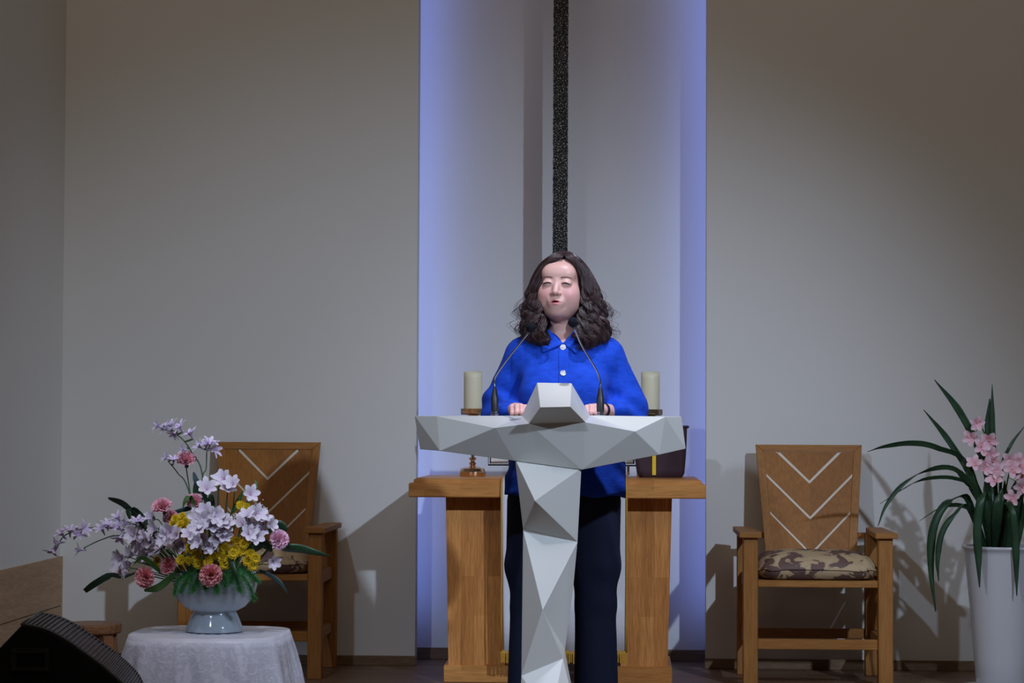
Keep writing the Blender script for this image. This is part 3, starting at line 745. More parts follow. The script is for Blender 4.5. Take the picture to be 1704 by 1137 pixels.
# gooseneck microphones
TZ = at(823, 692, 7.62).z
def mic(pts, basepx, label):
    base = at(basepx, 690, 7.62); base.z = TZ+.0006
    g = thing('gooseneck_microphone', label, 'microphone', base, 'gooseneck microphones on the lectern')
    MB().lathe([(0.013,0),(0.013,.006),(0.0095,.008),(0.0095,.014)], base, 24).build('mount_ring', MAT['chrome'], g, auto=30)
    hs = at(basepx, 645, 7.62).z-base.z
    MB().lathe([(0.0125,.013),(0.0125,hs*.62),(0.0118,hs*.64),(0.006,hs*.98),(0.0045,hs*1.0)], base, 24).build('grip', MAT['black'], g, auto=30)
    P = [base+Vector((0,0,hs*.98))]+[at(*p) for p in pts]
    c = bez(P, 40); MB().tube(c, .0032, 8).build('gooseneck', MAT['chrome'], g, smooth=True)
    d = (c[-1]-c[-3]).normalized(); h = c[-1]
    MB().lathe([(0.0040,-.012),(0.0062,-.004),(0.0072,0.002),(0.0085,.006),(0.0075,.010)], h, 16, d).build('collar', MAT['black'], g, auto=40)
    prof = [(0.0005+0.0152*math.sin(PI*min(1, k/14))**.8, .004+.034*(1-math.cos(PI*k/14))/2) for k in range(15)]
    MB().lathe(prof, h, 24, d).build('foam_windscreen', MAT['foam'], g, smooth=True)
mic([(823, 632, 7.62), (830, 618, 7.60), (852, 588, 7.55), (876, 558, 7.50), (880, 551.5, 7.485)], 823, 'gooseneck microphone on the left of the lectern, bent inwards to the right')
mic([(998, 632, 7.62), (990, 612, 7.60), (968, 575, 7.55), (957, 550, 7.50), (955, 543.5, 7.485)], 999, 'gooseneck microphone on the right of the lectern with its head near the chin')

# ------------------------------------------------------------------ the speaker: a woman in a blue blouse
YW = 8.02
Cw = at(939, 700, YW); X0 = Cw.x
def zw(py): return at(939, py, YW).z
def xw(px, py=700): return at(px, py, YW).x
woman = thing('person', 'woman in a bright blue button blouse and navy trousers speaking behind the white lectern', 'person', (X0, YW, 0))
hy, hp, hr = math.radians(-9), math.radians(-4), math.radians(1.5)
def rotm(axis, a): return np.array(Matrix.Rotation(a, 3, axis))
HR = rotm('Z', hy)@rotm('Y', hr)@rotm('X', hp)
HC = np.array([xw(934, 476), YW-0.015, zw(477)])
T = (HC, HR)
xs = np.concatenate([lin(-.36, -.205, .007)[:-1], lin(-.205, -.085, .0028)[:-1], lin(-.085, .085, .0017)[:-1], lin(.085, .205, .0028)[:-1], lin(.205, .36, .007)])+X0
xs = np.unique(xs)
ys = YW+np.unique(np.concatenate([lin(-.32, -.19, .0030), lin(-.19, -.05, .0018), lin(-.05, .16, .005)]))
zs = np.unique(np.concatenate([lin(-.01, 1.03, .010), lin(1.03, 1.10, .0030), lin(1.10, 1.30, .008), lin(1.30, 1.365, .004), lin(1.365, 1.62, .0017)]))
B = Field(xs, ys, zs)
def w(x, y, z): return (X0+x, YW+y, z)
# trunk
B.cap(w(0,.0,.86), w(0,.0,.98), .115, .105, .03, fl=(.72,1,1))
B.cap(w(0,.0,1.0), w(0,.0,1.20), .098, .105, .05, fl=(.74,1,1))
B.cap(w(-.10,.01,1.245), w(.10,.01,1.245), .062, .062, .05)
B.cap(w(-.13,.01,1.265), w(.13,.01,1.265), .045, .045, .04)
for s in (-1, 1):
    B.ell(w(s*.07,-.085,1.14), (.062,.05,.06), .03)
    B.cap(w(s*.03,.015,1.315), w(s*.13,.015,1.275), .034, .036, .03)
    B.cap(w(s*.155,.015,1.245), w(s*.222,.030,1.05), .038, .034, .02)
    wx = .160 if s < 0 else .128
    B.cap(w(s*.222,.03,1.05), w(s*wx,-.135,1.072), .034, .024, .012)
    # legs and feet
    B.cap(w(s*.085,0,.86), w(s*.115,-.005,.48), .085, .055, .03)
    B.cap(w(s*.115,-.005,.48), w(s*.12,.02,.09), .054, .036, .02)
    B.ell(w(s*.125,-.05,.035), (.04,.115,.035), .02)
    # hand: palm, four bent fingers, thumb, resting on the lectern top
    hx = -.147 if s < 0 else .106; hz = 1.074
    B.cap(w(s*wx,-.135,1.072), w(hx,-.180,1.077), .021, .022, .012, fl=(1,1,1.25))
    B.cap(w(hx-.014,-.205,1.077), w(hx+.016,-.207,1.076), .019, .017, .010, fl=(1,1,1.2))
    for f in range(4):
        u = (f-1.5)*.0155; out = s*u   # f 0 = index (inner side)
        L = (.92, 1.0, .94, .76)[f]
        kx = hx+out; zz = hz+.006-(.003 if f in (0, 3) else 0)
        p0 = w(kx, -.208, zz); p1 = w(kx-s*.003, -.208-.030*L, zz+.004); p2 = w(kx-s*.004, -.208-.040*L, zz-.016); p3 = w(kx-s*.003, -.208-.026*L, zz-.025)
        B.cap(p0, p1, .0088, .0082, .004); B.cap(p1, p2, .0082, .0074, .003); B.cap(p2, p3, .0074, .0064, .003)
    tx = hx-s*.024
    B.cap(w(hx-s*.012,-.182,hz), w(tx-s*.006,-.212,hz+.001), .0115, .0095, .008); B.cap(w(tx-s*.006,-.212,hz+.001), w(tx-s*.004,-.240,hz-.003), .0095, .0075, .004)
# neck
B.cap(w(.0,.022,1.27), (HC[0]+.002, HC[1]+.028, HC[2]-.045), .056, .052, .022)
B.ell(w(0,-.035,1.262), (.09,.045,.05), .03)
# head
E = lambda c, r, k=.012, sub=False, R=None: B.ell(c, r, k, sub, R, T)
E((0,.018,.030), (.073,.090,.078))
E((0,-.022,-.030), (.0655,.066,.080), .02)
for s in (-1, 1):
    E((s*.035,-.045,-.036), (.037,.038,.040), .02)
    E((s*.037,-.024,-.066), (.034,.042,.034), .02)
    E((s*.022,-.060,.036), (.034,.025,.030), .025)
E((0,-.060,-.086), (.030,.026,.022), .018)
E((0,-.030,-.098), (.038,.040,.018), .02)
for s in (-1, 1):
    E((s*.030,-.101,-.001), (.020,.013,.012), .014, True)
    E((s*.031,-.0775,.0), (.0185,.0125,.0120), .008)
    E((s*.073,.012,-.012), (.008,.018,.030), .006)
B.cap((0,-.0785,.004), (0,-.0990,-.030), .0075, .0098, .015, T=T)
E((0,-.1010,-.034), (.0100,.0090,.0080), .006)
for s in (-1, 1):
    E((s*.0118,-.0925,-.0365), (.0070,.0090,.0062), .005)
    E((s*.0062,-.1005,-.0425), (.0032,.0050,.0026), .001, True)
# mouth, slightly open
E((0,-.083,-.064), (.026,.012,.020), .014)
B.cap((-.018,-.0890,-.0625), (0,-.0945,-.0590), .0026, .0040, .005, T=T); B.cap((.018,-.0890,-.0625), (0,-.0945,-.0590), .0026, .0040, .005, T=T)
B.cap((-.012,-.0885,-.0705), (.012,-.0885,-.0705), .0042, .0042, .005, T=T); E((0,-.0915,-.0715), (.010,.0060,.0056), .005)
E((0,-.098,-.0648), (.0120,.011,.0024), .0015, True)
V, F = B.mesh(); V = smooth_mesh(V, F, 1, .4)
Lc = (V-HC)@HR       # head-local coordinates of every vertex
skin = np.array([.60, .345, .285]); cols = np.tile(skin, (len(V), 1))
def gau(c, r): return np.exp(-(((Lc[:,0]-c[0])/r[0])**2+((Lc[:,1]-c[1])/r[1])**2+((Lc[:,2]-c[2])/r[2])**2))
def tint(mask, c):
    global cols; mask = np.clip(mask, 0, 1)[:, None]; cols = cols*(1-mask)+np.array(c)*mask
for s in (-1, 1): tint(.55*gau((s*.045,-.07,-.035), (.022,.04,.022)), (.64,.25,.26))
tint(.3*gau((0,-.10,-.036), (.012,.02,.012)), (.62,.27,.25))
lip = (np.abs(Lc[:,0]) < .0185) & (Lc[:,1] < -.084)
up = -.0560-.0065*(np.abs(Lc[:,0])/.0185)**1.5-.0012*np.exp(-(Lc[:,0]/.003)**2); dn = -.0772+.0125*(np.abs(Lc[:,0])/.0185)**2
m_ = np.clip(np.minimum(up-Lc[:,2], Lc[:,2]-dn)/.0012, 0, 1)*lip
tint(m_*.9, (.62,.16,.17))
ins = (np.abs(Lc[:,0]) < .0130) & (np.abs(Lc[:,2]+.0648) < .0032*np.sqrt(np.clip(1-(Lc[:,0]/.0130)**2, 0, 1))) & (Lc[:,1] < -.075)
tint(ins*1.0, (.05,.012,.012))
for s in (-1, 1):
    tint(1.0*gau((s*.0062,-.101,-.0425), (.0032,.01,.0024)), (.12,.04,.035))
    tint(.35*gau((s*.032,-.09,.004), (.018,.02,.006)), (.45,.25,.22))
hand = V[:, 1] < YW-.16; cols[hand & (V[:,2] < 1.12)] = (.66,.36,.32)
link('body', mesh_data('body', V, F, MAT['skin'], True, cols), woman)
bvh_body = BVHTree.FromPolygons(V.tolist(), F.tolist())
def onface(x, z, off=0.0006, bv=None):
    o = Vector(HC+HR@np.array([x, -.2, z])); d = Vector(HR@np.array([0, 1., 0]))
    h = (bv or bvh_body).ray_cast(o, d)
    p = h[0] if h[0] is not None else Vector(HC+HR@np.array([x, -.08, z]))
    return p-d*off
for s in (-1, 1):
    # closed-to-a-slit eyes and lash line
    mb = MB(); n = 14; rows = []
    for k in range(n+1):
        t = k/n; x = s*(.018+.027*t); z = -.0030+.0030*math.sin(PI*t**.9)-.0024*t; hgt = .0016*math.sin(PI*min(1,max(0,t)))**.6+.0003
        rows.append([onface(x, z-hgt*.7), onface(x, z+hgt)])
    mb.grid(rows); o = mb.build('eye', MAT['lash'], woman); solid(o, .0008)
    mb = MB().tube([onface(s*(.017+.031*k/12), -.0012+.0034*math.sin(PI*(k/12)**.9)-.0022*k/12) for k in range(13)], [.0005+.0007*math.sin(PI*k/12) for k in range(13)], 5)
    mb.build('eyelashes', MAT['lash'], woman)
    rows = []
    for k in range(15):
        t = k/14; x = s*(.014+.037*t); z = .0185+.0045*math.sin(PI*t*.75)-.0035*t; hgt = .0018*(1-t)**.5*min(1, t*6+.3)+.0003
        rows.append([onface(x, z-hgt, .0006), onface(x, z+hgt, .0006)])
    o = MB().grid(rows).build('eyebrow', MAT['brow'], woman); solid(o, .001)

# blouse
xs = lin(-.34, .34, .0042)+X0; ys = YW+lin(-.24, .19, .0045); zs = lin(.74, 1.36, .0045)
Bl = Field(xs, ys, zs)
Bl.cap(w(0.005,.0,.80), w(0.003,.0,1.02), .170, .145, .03, fl=(.80,1.12,1))
Bl.cap(w(0,.0,1.0), w(0,.005,1.20), .145, .128, .05, fl=(.80,1.05,1))
Bl.cap(w(-.105,.012,1.235), w(.105,.012,1.235), .080, .080, .05)
Bl.cap(w(-.135,.012,1.255), w(.135,.012,1.255), .054, .054, .04)
for s in (-1, 1):
    Bl.ell(w(s*.07,-.095,1.14), (.075,.05,.075), .04)
    Bl.cap(w(s*.045,.018,1.305), w(s*.135,.016,1.272), .038, .042, .03)
    Bl.cap(w(s*.150,.012,1.258), w(s*.212,.030,1.09), .052, .068, .025)
    Bl.cap(w(s*.212,.030,1.09), w(s*.222,.015,1.045), .068, .056, .02)
    Bl.cap(w(s*.222,.010,1.045), w(s*(.186 if s < 0 else .182),(-.100 if s < 0 else -.075),1.068), .055, .036, .02)
Bl.cap(w(0,.03,1.27), w(0,.03,1.33), .068, .062, .02)
def cut(fn, lo, hi, k=.006): Bl.op(fn, lo, hi, k, True, .0)
# hem cut and the V at the neck
Bl.op(lambda x, y, z: (z-(zw(826)+0.004*np.sin((x-X0)*20)+.0*y)), (-9,-9,-9), (9,9,9), .006, True)
VT = zw(573)
Bl.op(lambda x, y, z: np.maximum(np.maximum(np.abs(x-X0+.003)-(z-VT)*.62, (y-(YW-.02))), VT-z)+0*x, w(-.1,-.3,VT-.01), w(.1,0,1.40), .004, True)
x, y, z = Bl.x[:,None,None], Bl.y[None,:,None], Bl.z[None,None,:]
X_ = x-X0; Y_ = y-YW
rd = .0030*np.sin(X_*55+np.sin(z*14)*1.2)*np.clip((1.20-z)/.25, 0, 1)
rd = rd+.0028*np.sin(z*75+X_*40+Y_*25)*np.clip((np.abs(X_)-.15)/.04, 0, 1)*np.clip((1.22-z)/.1, 0, 1)
rd = rd+.0018*np.sin((z+np.abs(X_)*.9)*80+X_*7)*np.exp(-((np.abs(X_)-.13)/.04)**2)*np.exp(-((z-1.17)/.08)**2)*1.6
rd = rd+.0030*np.sin((z*1.0-np.abs(X_)*.55+Y_*.5)*95+np.sin(X_*30)*.8)*np.exp(-((np.abs(X_)-.20)/.045)**2)*np.exp(-((z-1.10)/.06)**2)+.0022*np.sin(X_*38+z*9)*np.exp(-((z-.84)/.10)**2)
Bl.F = (Bl.F+rd).astype(np.float32)
V, F = Bl.mesh(); V = smooth_mesh(V, F, 2, .5)
link('blouse', mesh_data('blouse', V, F, MAT['blue'], True), woman)
bvh_bl = BVHTree.FromPolygons(V.tolist(), F.tolist())
def onbl(px, py, off=.003, dflt=None):
    p = at(px, py, YW); d = (p-CP).normalized(); h = bvh_bl.ray_cast(CP, d)
    q = h[0] if h[0] is not None else at(px, py, YW-.07)
    return q-d*off
def patch(name, corners, mat, th, off=.004, n=8, bulge=0, dfl=None):
    c = [Vector((*q, 0)) for q in corners]; rows = []
    for i in range(n+1):
        u = i/n; a = c[0].lerp(c[1], u); b_ = c[3].lerp(c[2], u)
        r_ = []
        for j in range(n+1):
            p = a.lerp(b_, j/n); v = onbl(p.x, p.y, off)
            if dfl is not None: v = Vector(at(p.x, p.y, min(v.y, dfl)))
            r_.append(v)
        rows.append(r_)
    o = MB().grid(rows).build(name, mat, woman, smooth=True); solid(o, th); return o
patch('collar', [(913,548),(900,576),(903,587),(936,573)], MAT['blue'], .004, .0065, dfl=YW-.078)
patch('collar', [(957,548),(966,577),(959,589),(937,572)], MAT['blue'], .004, .0065, dfl=YW-.078)
patch('placket', [(930,575),(946,574),(946,824),(930,824)], MAT['blue'], .002, .0024, 24)
for py in (578, 621, 664, 707, 750, 793):
    p = onbl(937, py, .006)
    MB().lathe([(.0095,0),(.0100,.001),(.0095,.003),(.0070,.0025),(.0,.0022)], p, 20, (0,-1,.1)).build('button', MAT['button'], woman, smooth=False)
# trousers
xs = lin(-.27, .27, .005)+X0; ys = YW+lin(-.17, .17, .006); zs = lin(.03, .86, .007)
Tr = Field(xs, ys, zs)
Tr.cap(w(0,.005,.78), w(0,.005,.84), .150, .140, .03, fl=(.80,1.1,1))
for s, kx, ko in ((-1, -.112, .075), (1, .108, .075)):
    Tr.cap(w(s*.099,.0,.76), w(kx+s*.004,-.004,.55), .098, .080, .012)
    Tr.cap(w(kx+s*.004,-.004,.55), w(kx,-.004,.42), .080, .066, .02)
    Tr.cap(w(kx,-.004,.42), w(kx+s*.003,.012,.05), .066, .078, .02)
x, y, z = Tr.x[:,None,None], Tr.y[None,:,None], Tr.z[None,None,:]
Tr.F = (Tr.F+.003*np.sin((x-X0)*50+z*6)*np.clip(z*2, .3, 1)+.002*np.sin(z*45+(x-X0)*30)*np.exp(-((z-.46)/.1)**2)).astype(np.float32)
Tr.op(lambda x, y, z: z-.055+0*x+0*y, (-9,-9,-9), (9,9,9), .002, True)
V, F = Tr.mesh(); V = smooth_mesh(V, F, 2, .5)
link('trousers', mesh_data('trousers', V, F, MAT['navy'], True), woman)
for s in (-1, 1):
    mb = MB(); rows = []
    for k, (sc, zz) in enumerate([(.0,0),(.94,0),(1,.006),(1,.018),(.97,.035),(.86,.055),(.62,.072),(.30,.080),(0,.082)]):
        rows.append([(X0+s*.122+.048*sc*math.cos(2*PI*i/28), YW-.045+.13*sc*math.sin(2*PI*i/28)+(.02*zz/.08), zz) for i in range(28)])
    mb.grid(rows, True).build('shoe', MAT['shoe'], woman, smooth=True)
# wristwatch on the right of the picture
p0 = Vector(w(.130,-.132,1.072)); p1 = Vector(w(.1255,-.142,1.073)); ax = (p1-p0).normalized()
MB().lathe([(.0245,-.008),(.0265,-.008),(.0265,.008),(.0245,.008),(.0245,-.008)], p0, 28, ax, cap=False).build('wristwatch', MAT['black'], woman, auto=40)

# hair: an under-layer and many wavy locks in one mesh
HX, HYc, = xw(938, 476), YW-.012
zt_ = np.array([zw(q) for q in (418, 420, 424, 430, 435, 440, 450, 465, 480, 495, 510, 525, 540, 552, 565, 575, 586)])
aL = np.array([0.000, .022, .042, .060, .071, .080, .093, .108, .119, .128, .134, .138, .139, .136, .126, .110, .092])
aR = np.array([0.000, .018, .036, .050, .060, .068, .081, .098, .112, .123, .131, .135, .138, .141, .142, .134, .112])
bB = np.array([0.000, .030, .055, .075, .086, .092, .100, .108, .110, .110, .110, .108, .105, .100, .095, .090, .085])
bF = np.array([0.000, .024, .042, .054, .061, .066, .074, .080, .082, .082, .084, .090, .100, .110, .120, .122, .120])
fL = np.radians(np.array([180, 180, 180, 176, 160, 149, 142, 137, 136, 139, 142, 147, 151, 153, 153, 149, 144.]))
fR = np.radians(np.array([180, 180, 180, 177, 164, 153, 144, 141, 144, 147, 149, 153, 157, 160, 160, 156, 150.]))
o_ = np.argsort(zt_); zt_, aL, aR, bB, bF, fL, fR = (q[o_] for q in (zt_, aL, aR, bB, bF, fL, fR))
def hairpt(side, f, z, rho=1.0):
    a = np.interp(z, zt_, aL if side < 0 else aR)*rho; ph = f*np.interp(z, zt_, fL if side < 0 else fR)
    bb = np.interp(z, zt_, bB)*rho; bf = np.interp(z, zt_, bF)*rho
    cy = np.cos(ph); yy = np.where(cy > 0, bb*cy, bf*cy)
    return HX+.004+side*a*np.sin(ph), HYc+yy
ztop = zt_[-1]
mb = MB()
for side in (-1, 1):
    nf = 26; nz = 60
    for rho in (.93, .80):
        rows = []
        for k in range(nz+1):
            z = ztop-.002-(ztop-.002-zw(577 if side < 0 else 580))*(k/nz)**1.4
            r_ = []
            for i in range(nf+1):
                f = i/nf*.985; x_, y_ = hairpt(side, f, z, rho if z < ztop-.02 else .97)
                wv = .004*math.sin(z*110+i*.9)*min(1, max(0, (zw(470)-z)/.05))
                r_.append((float(x_)+wv*side, float(y_)+wv*.6, z-(1-rho)*.06*(1 if z > ztop-.02 else 0)))
            rows.append(r_)
        mb.grid(rows)
hc = [.55+.1*math.sin(i*.01) for i in range(len(mb.v))]
nl = 30
LK = [[dict(f=min(1, (i+random.uniform(.2,.8))/nl)**.7, ph=random.uniform(0, 6.28)+i*.5, fr=random.uniform(82, 104), amp=random.uniform(.007, .014), rho=random.uniform(.93, 1.03), end=random.uniform(-6, 8), tone=random.uniform(.55, 1.5), curl=random.uniform(.5, 1.4)) for i in range(nl)] for _ in (0, 1)]
for n_ in range(2300):
    sd = n_ % 2; side = -1 if sd == 0 else 1; K = random.choice(LK[sd]); stray = random.random() < .06
    df = random.gauss(0, .018); dr = random.gauss(0, .018)
    zend = zw(571+K['end']+random.uniform(-7, 3)+(0 if side < 0 else 3))
    if random.random() < .15: zend += random.uniform(.01, .06)
    dph = random.gauss(0, .25); m = 64; P = []
    z0 = ztop-.0008-random.random()**2*.02; far = random.uniform(.004, .030) if stray else 0
    for k in range(m+1):
        t = k/m; z = z0+(zend-z0)*(t**1.3)
        g = min(1, max(0, (zw(470)-z)/.11)); g2 = min(1, max(0, (zw(530)-z)/.07))
        clump = 1-.55*g
        x_, y_ = hairpt(side, max(0, min(.998, K['f']+df*(1+.6*(1-g)))), z, K['rho']+dr*clump+.02*g2)
        th = K['fr']*(ztop-z)+K['ph']+dph*(1+g2)
        ca = K['curl']*g2
        x_ = x_+side*(K['amp']*g*math.sin(th)+ca*.010*math.sin(th*1.5)+far*g*(1+.6*math.sin(th*.8))); y_ = y_-K['amp']*.7*g*math.cos(th)-ca*.008*math.cos(th*1.5)
        z += ca*.009*math.sin(th*1.5+1.4)+(far*.3*g2)
        P.append((float(x_), float(y_), z))
    r0 = random.uniform(.0008, .0016)*(.4 if stray else 1)
    n0 = len(mb.v)
    mb.tube(P, [r0*min(1, .5+k/6)*min(1, (m-k)/9+.10) for k in range(m+1)], 4, cap=False)
    hc += [K['tone']*random.uniform(.8, 1.25)]*(len(mb.v)-n0)
hme = mesh_data('hair', mb.v, mb.f, MAT['hair'], True, np.array(hc)[:, None]*np.array([[1, 1, 1]]))
link('hair', hme, woman)
#--PART2--
# ------------------------------------------------------------------ flower table, lace cloth, vase
YT = 7.0
tc = at(350, 1052, YT); ZT = tc.z
tb = thing('flower_table', 'small low table standing under the white lace tablecloth', 'table', (tc.x, YT, 0))
MB().lathe([(.215,ZT-.03),(.222,ZT-.026),(.222,ZT-.008),(.215,ZT-.004)], (tc.x, YT, 0), 40).build('tabletop', MAT['stool'], tb, auto=30)
for a in (45, 135, 225, 315):
    a = math.radians(a); MB().tube([(tc.x+.14*math.cos(a), YT+.14*math.sin(a), 0), (tc.x+.12*math.cos(a), YT+.12*math.sin(a), ZT-.03)], .016, 10).build('leg', MAT['stool'], tb)
def cloth(rx0, z0, drop, flare, amp, n=220, off=0.0, top=True, seed=0):
    rows = []
    def rad(a, e=.36):
        ca, sa = abs(math.cos(a)), abs(math.sin(a)); return (ca**3.6+sa**3.6)**(-1/3.6)
    def fold(a, k): return (math.sin(a*17+seed)+.6*math.sin(a*29+1.3+seed)+.5*math.sin(a*9+seed*2))*amp*k
    if top:
        for f in (0, .3, .6, .85, .96): rows.append([(tc.x+rx0*f*rad(2*PI*i/n)*math.cos(2*PI*i/n), YT+rx0*f*rad(2*PI*i/n)*math.sin(2*PI*i/n), z0+.0012*math.sin(i*.5+f*9)) for i in range(n)])
    for k in range(0, 22):
        t = k/21; r0 = rx0*(1+.02*min(1, t*8))+flare*t+off
        rows.append([(tc.x+(r0*rad(2*PI*i/n)+fold(2*PI*i/n, min(1, t*3)))*math.cos(2*PI*i/n), YT+(r0*rad(2*PI*i/n)+fold(2*PI*i/n, min(1, t*3)))*math.sin(2*PI*i/n), z0-.004*min(1,t*12)-drop*t) for i in range(n)])
    return MB().grid(rows, True)
cl = thing('lace_tablecloth', 'white lace tablecloth over satin draped on the low flower table', 'tablecloth', (tc.x, YT, ZT))
cloth(.228, ZT, ZT-.03, .065, .006).build('satin_underlay', MAT['satin'], cl, smooth=True)
o = cloth(.231, ZT-.012, ZT-.10, .060, .007, top=False, seed=.4).build('lace_overlay', MAT['lace'], cl, smooth=True); solid(o, .0015)
vb = Vector((at(357, 1050, YT).x, YT, ZT+.0016))
s7 = FPX/YT
vase = thing('footed_bowl_vase', 'glossy pale celadon footed bowl holding the flower arrangement on the lace cloth', 'vase', vb)
MB().lathe([(.078,0),(.085,.002),(.085,.010),(.080,.022),(.071,.045),(.064,.058),(.0635,.066)], vb, 56).build('foot', MAT['celadon'], vase, auto=35)
prof = [(.050,.060),(.072,.064),(.093,.076),(.111,.097),(.122,.120),(.126,.142),(.125,.160),(.121,.173),(.121,.178),(.116,.178),(.116,.172),(.119,.158),(.115,.120),(.080,.078),(0,.070)]
MB().lathe(prof, vb, 72, cap=False).build('bowl', MAT['celadon'], vase, smooth=True)
RIM = vb+Vector((0,0,.17))
MB().lathe([(0,.125),(.10,.125),(.112,.150),(.09,.158),(0,.165)], vb, 24, cap=False).build('floral_foam', MAT['fern'], vase)

# petals -------------------------------------------------------------
def petal_rows(L, W, curl, cup, n=6, m=4, tip=1.0, ruf=0, base=.15, seedv=0):
    """a petal growing along +z and bending outwards along +x; returns rows and the tint along it"""
    rows = []
    for k in range(n+1):
        t = k/n; ang = curl*t; r = L*(math.sin(ang)/curl if curl else 0)*1.0; z = L*((1-math.cos(ang))/curl) if curl else L*t
        # arc: starts along z, turns to x
        x_, z_ = (L/curl*(1-math.cos(ang)), L/curl*math.sin(ang)) if abs(curl) > .01 else (0, L*t)
        w = W*(base+(1-base)*math.sin(PI*min(1, t**tip*.86+.02))**.75) if t < 1 else W*.12
        row = []
        for j in range(m+1):
            u = j/m*2-1; rr = ruf*math.sin(u*9+seedv+k)*t
            row.append(Vector((x_-cup*w*u*u*math.cos(ang)*1.0+rr*.5, w*u, z_+cup*w*u*u*math.sin(ang)+rr)))
        rows.append(row)
    return rows
class Bloom:
    def __init__(s): s.mb = MB(); s.c = []
    def petal(s, rows, M, c0, c1, spots=None):
        s.mb.grid([[M@p for p in r] for r in rows]); n = len(rows)-1
        for k, r in enumerate(rows):
            t = k/n
            for q in r: s.c.append([a+(b_-a)*t for a, b_ in zip(c0, c1)])
    def data(s, name, mat):
        return mesh_data(name, s.mb.v, s.mb.f, mat, True, np.array(s.c))
def RZ(a): return Matrix.Rotation(a, 4, 'Z')
def RY(a): return Matrix.Rotation(a, 4, 'Y')
TR = Matrix.Translation
def carnation(R, mat, seed):
    rg = random.Random(seed); b_ = Bloom()
    for lay, (cnt, tilt, L, c) in enumerate([(9, 1.32, 1.0, .15), (9, 1.05, .97, .25), (9, .78, .90, .2), (8, .5, .85, .1), (6, .22, .80, 0.05)]):
        for i in range(cnt):
            a = 2*PI*(i+rg.random()*.7)/cnt; n, m = 5, 12; rows = []
            LL = R*L*rg.uniform(.9, 1.08)
            for k in range(n+1):
                t = k/n; row = []
                for j in range(m+1):
                    u = j/m*2-1; wdt = R*(.10+.42*t**.8)
                    ed = t**3*(.055*R*(1 if j % 2 else -1))
                    rf = .085*R*t*math.sin(u*7.5+a*5+lay)+.05*R*t*math.sin(u*15+a)
                    row.append(Vector((rf, wdt*u, LL*(t-.12*u*u*t)+ed)))
                rows.append(row)
            b_.petal(rows, RZ(a)@TR((R*.03, 0, 0))@RY(tilt+rg.uniform(-.12, .12)), (.92, .80, .80), (1.05, 1.05, 1.05))
    return b_.data('bloom', mat)
def sixpetal(L, W, curl, mat, spread=.5, tip=1.0, c0=(.85,.62,.80), c1=(1,1,1), seed=0, tube=0.0):
    rg = random.Random(seed); b_ = Bloom()
    for i in range(6):
        a = 2*PI*i/6+rg.uniform(-.08, .08); k = 1 if i % 2 else .88
        rows = petal_rows(L*rg.uniform(.93, 1.06), W*k, curl*rg.uniform(.8, 1.2), .18, 7, 4, tip, .0)
        b_.petal(rows, RZ(a)@TR((.0012, 0, tube))@RY(spread*rg.uniform(.85, 1.15)), c0, c1)
    if tube:
        rows = [[Vector(((.0016+.0012*k)*math.cos(2*PI*i/8), (.0016+.0012*k)*math.sin(2*PI*i/8), tube*(k/2)*1.1)) for i in range(9)] for k in range(3)]
        b_.petal(rows, Matrix(), (.55,.62,.5), c0)
    # stamens
    for i in range(3):
        a = 2*PI*i/3+.5; d = Vector((math.cos(a)*.25, math.sin(a)*.25, 1)).normalized(); p = d*(L*.55+tube); sd = d.orthogonal()*.0006
        b_.petal([[Vector((0,0,tube*.5))-sd, Vector((0,0,tube*.5))+sd], [p-sd, p+sd]], Matrix(), (.9,.8,.85), (.55,.35,.5))
    return b_.data('bloom', mat)
def mum(R, seed):
    rg = random.Random(seed); b_ = Bloom()
    for cnt, tilt, L in ((15, 1.45, 1.0), (14, 1.2, .92), (11, .85, .75)):
        for i in range(cnt):
            a = 2*PI*(i+rg.random()*.4)/cnt
            b_.petal(petal_rows(R*L, R*.17, .25, .2, 4, 2, .8), RZ(a)@RY(tilt+rg.uniform(-.1, .1)), (.8,.8,.8), (1,1,1))
    return b_.data('bloom', MAT['mum'])
R_ = .0315
CARN = [carnation(R_, MAT['pink'], 1), carnation(R_, MAT['pink'], 2), carnation(R_, MAT['shaded'], 3), carnation(R_, MAT['pale'], 4)]
ALST = [sixpetal(.038, .0112, .85, MAT['alst'], .42, .68, (.80,.70,.78), (1,1,1), seed=k) for k in range(4)]
GLAD = [sixpetal(.034, .0062, .9, MAT['glad'], .62, .55, (.8,.72,.95), (1.02,1.02,1.02), seed=10+k, tube=.017) for k in range(4)]
MUMS = [mum(.0175, 20+k) for k in range(3)]
cal = MB().lathe([(.0,-.026),(.006,-.024),(.0085,-.012),(.010,.0),(.007,.004)], (0,0,0), 12, cap=False); CALYX = mesh_data('calyx', cal.v, cal.f, MAT['stem'], True)
cen = MB().lathe([(0.0052,.001),(.0050,.0035),(.003,.005),(0,.0055)], (0,0,0), 12, cap=False); CENTRE = mesh_data('flower_centre', cen.v, cen.f, MAT['mumc'], True)
HUB = RIM+Vector((0, 0, -.03))
def rotto(d, spin=0.0):
    q = Vector((0,0,1)).rotation_difference(Vector(d).normalized()); return (q.to_matrix()@Matrix.Rotation(spin, 3, 'Z')).to_euler()
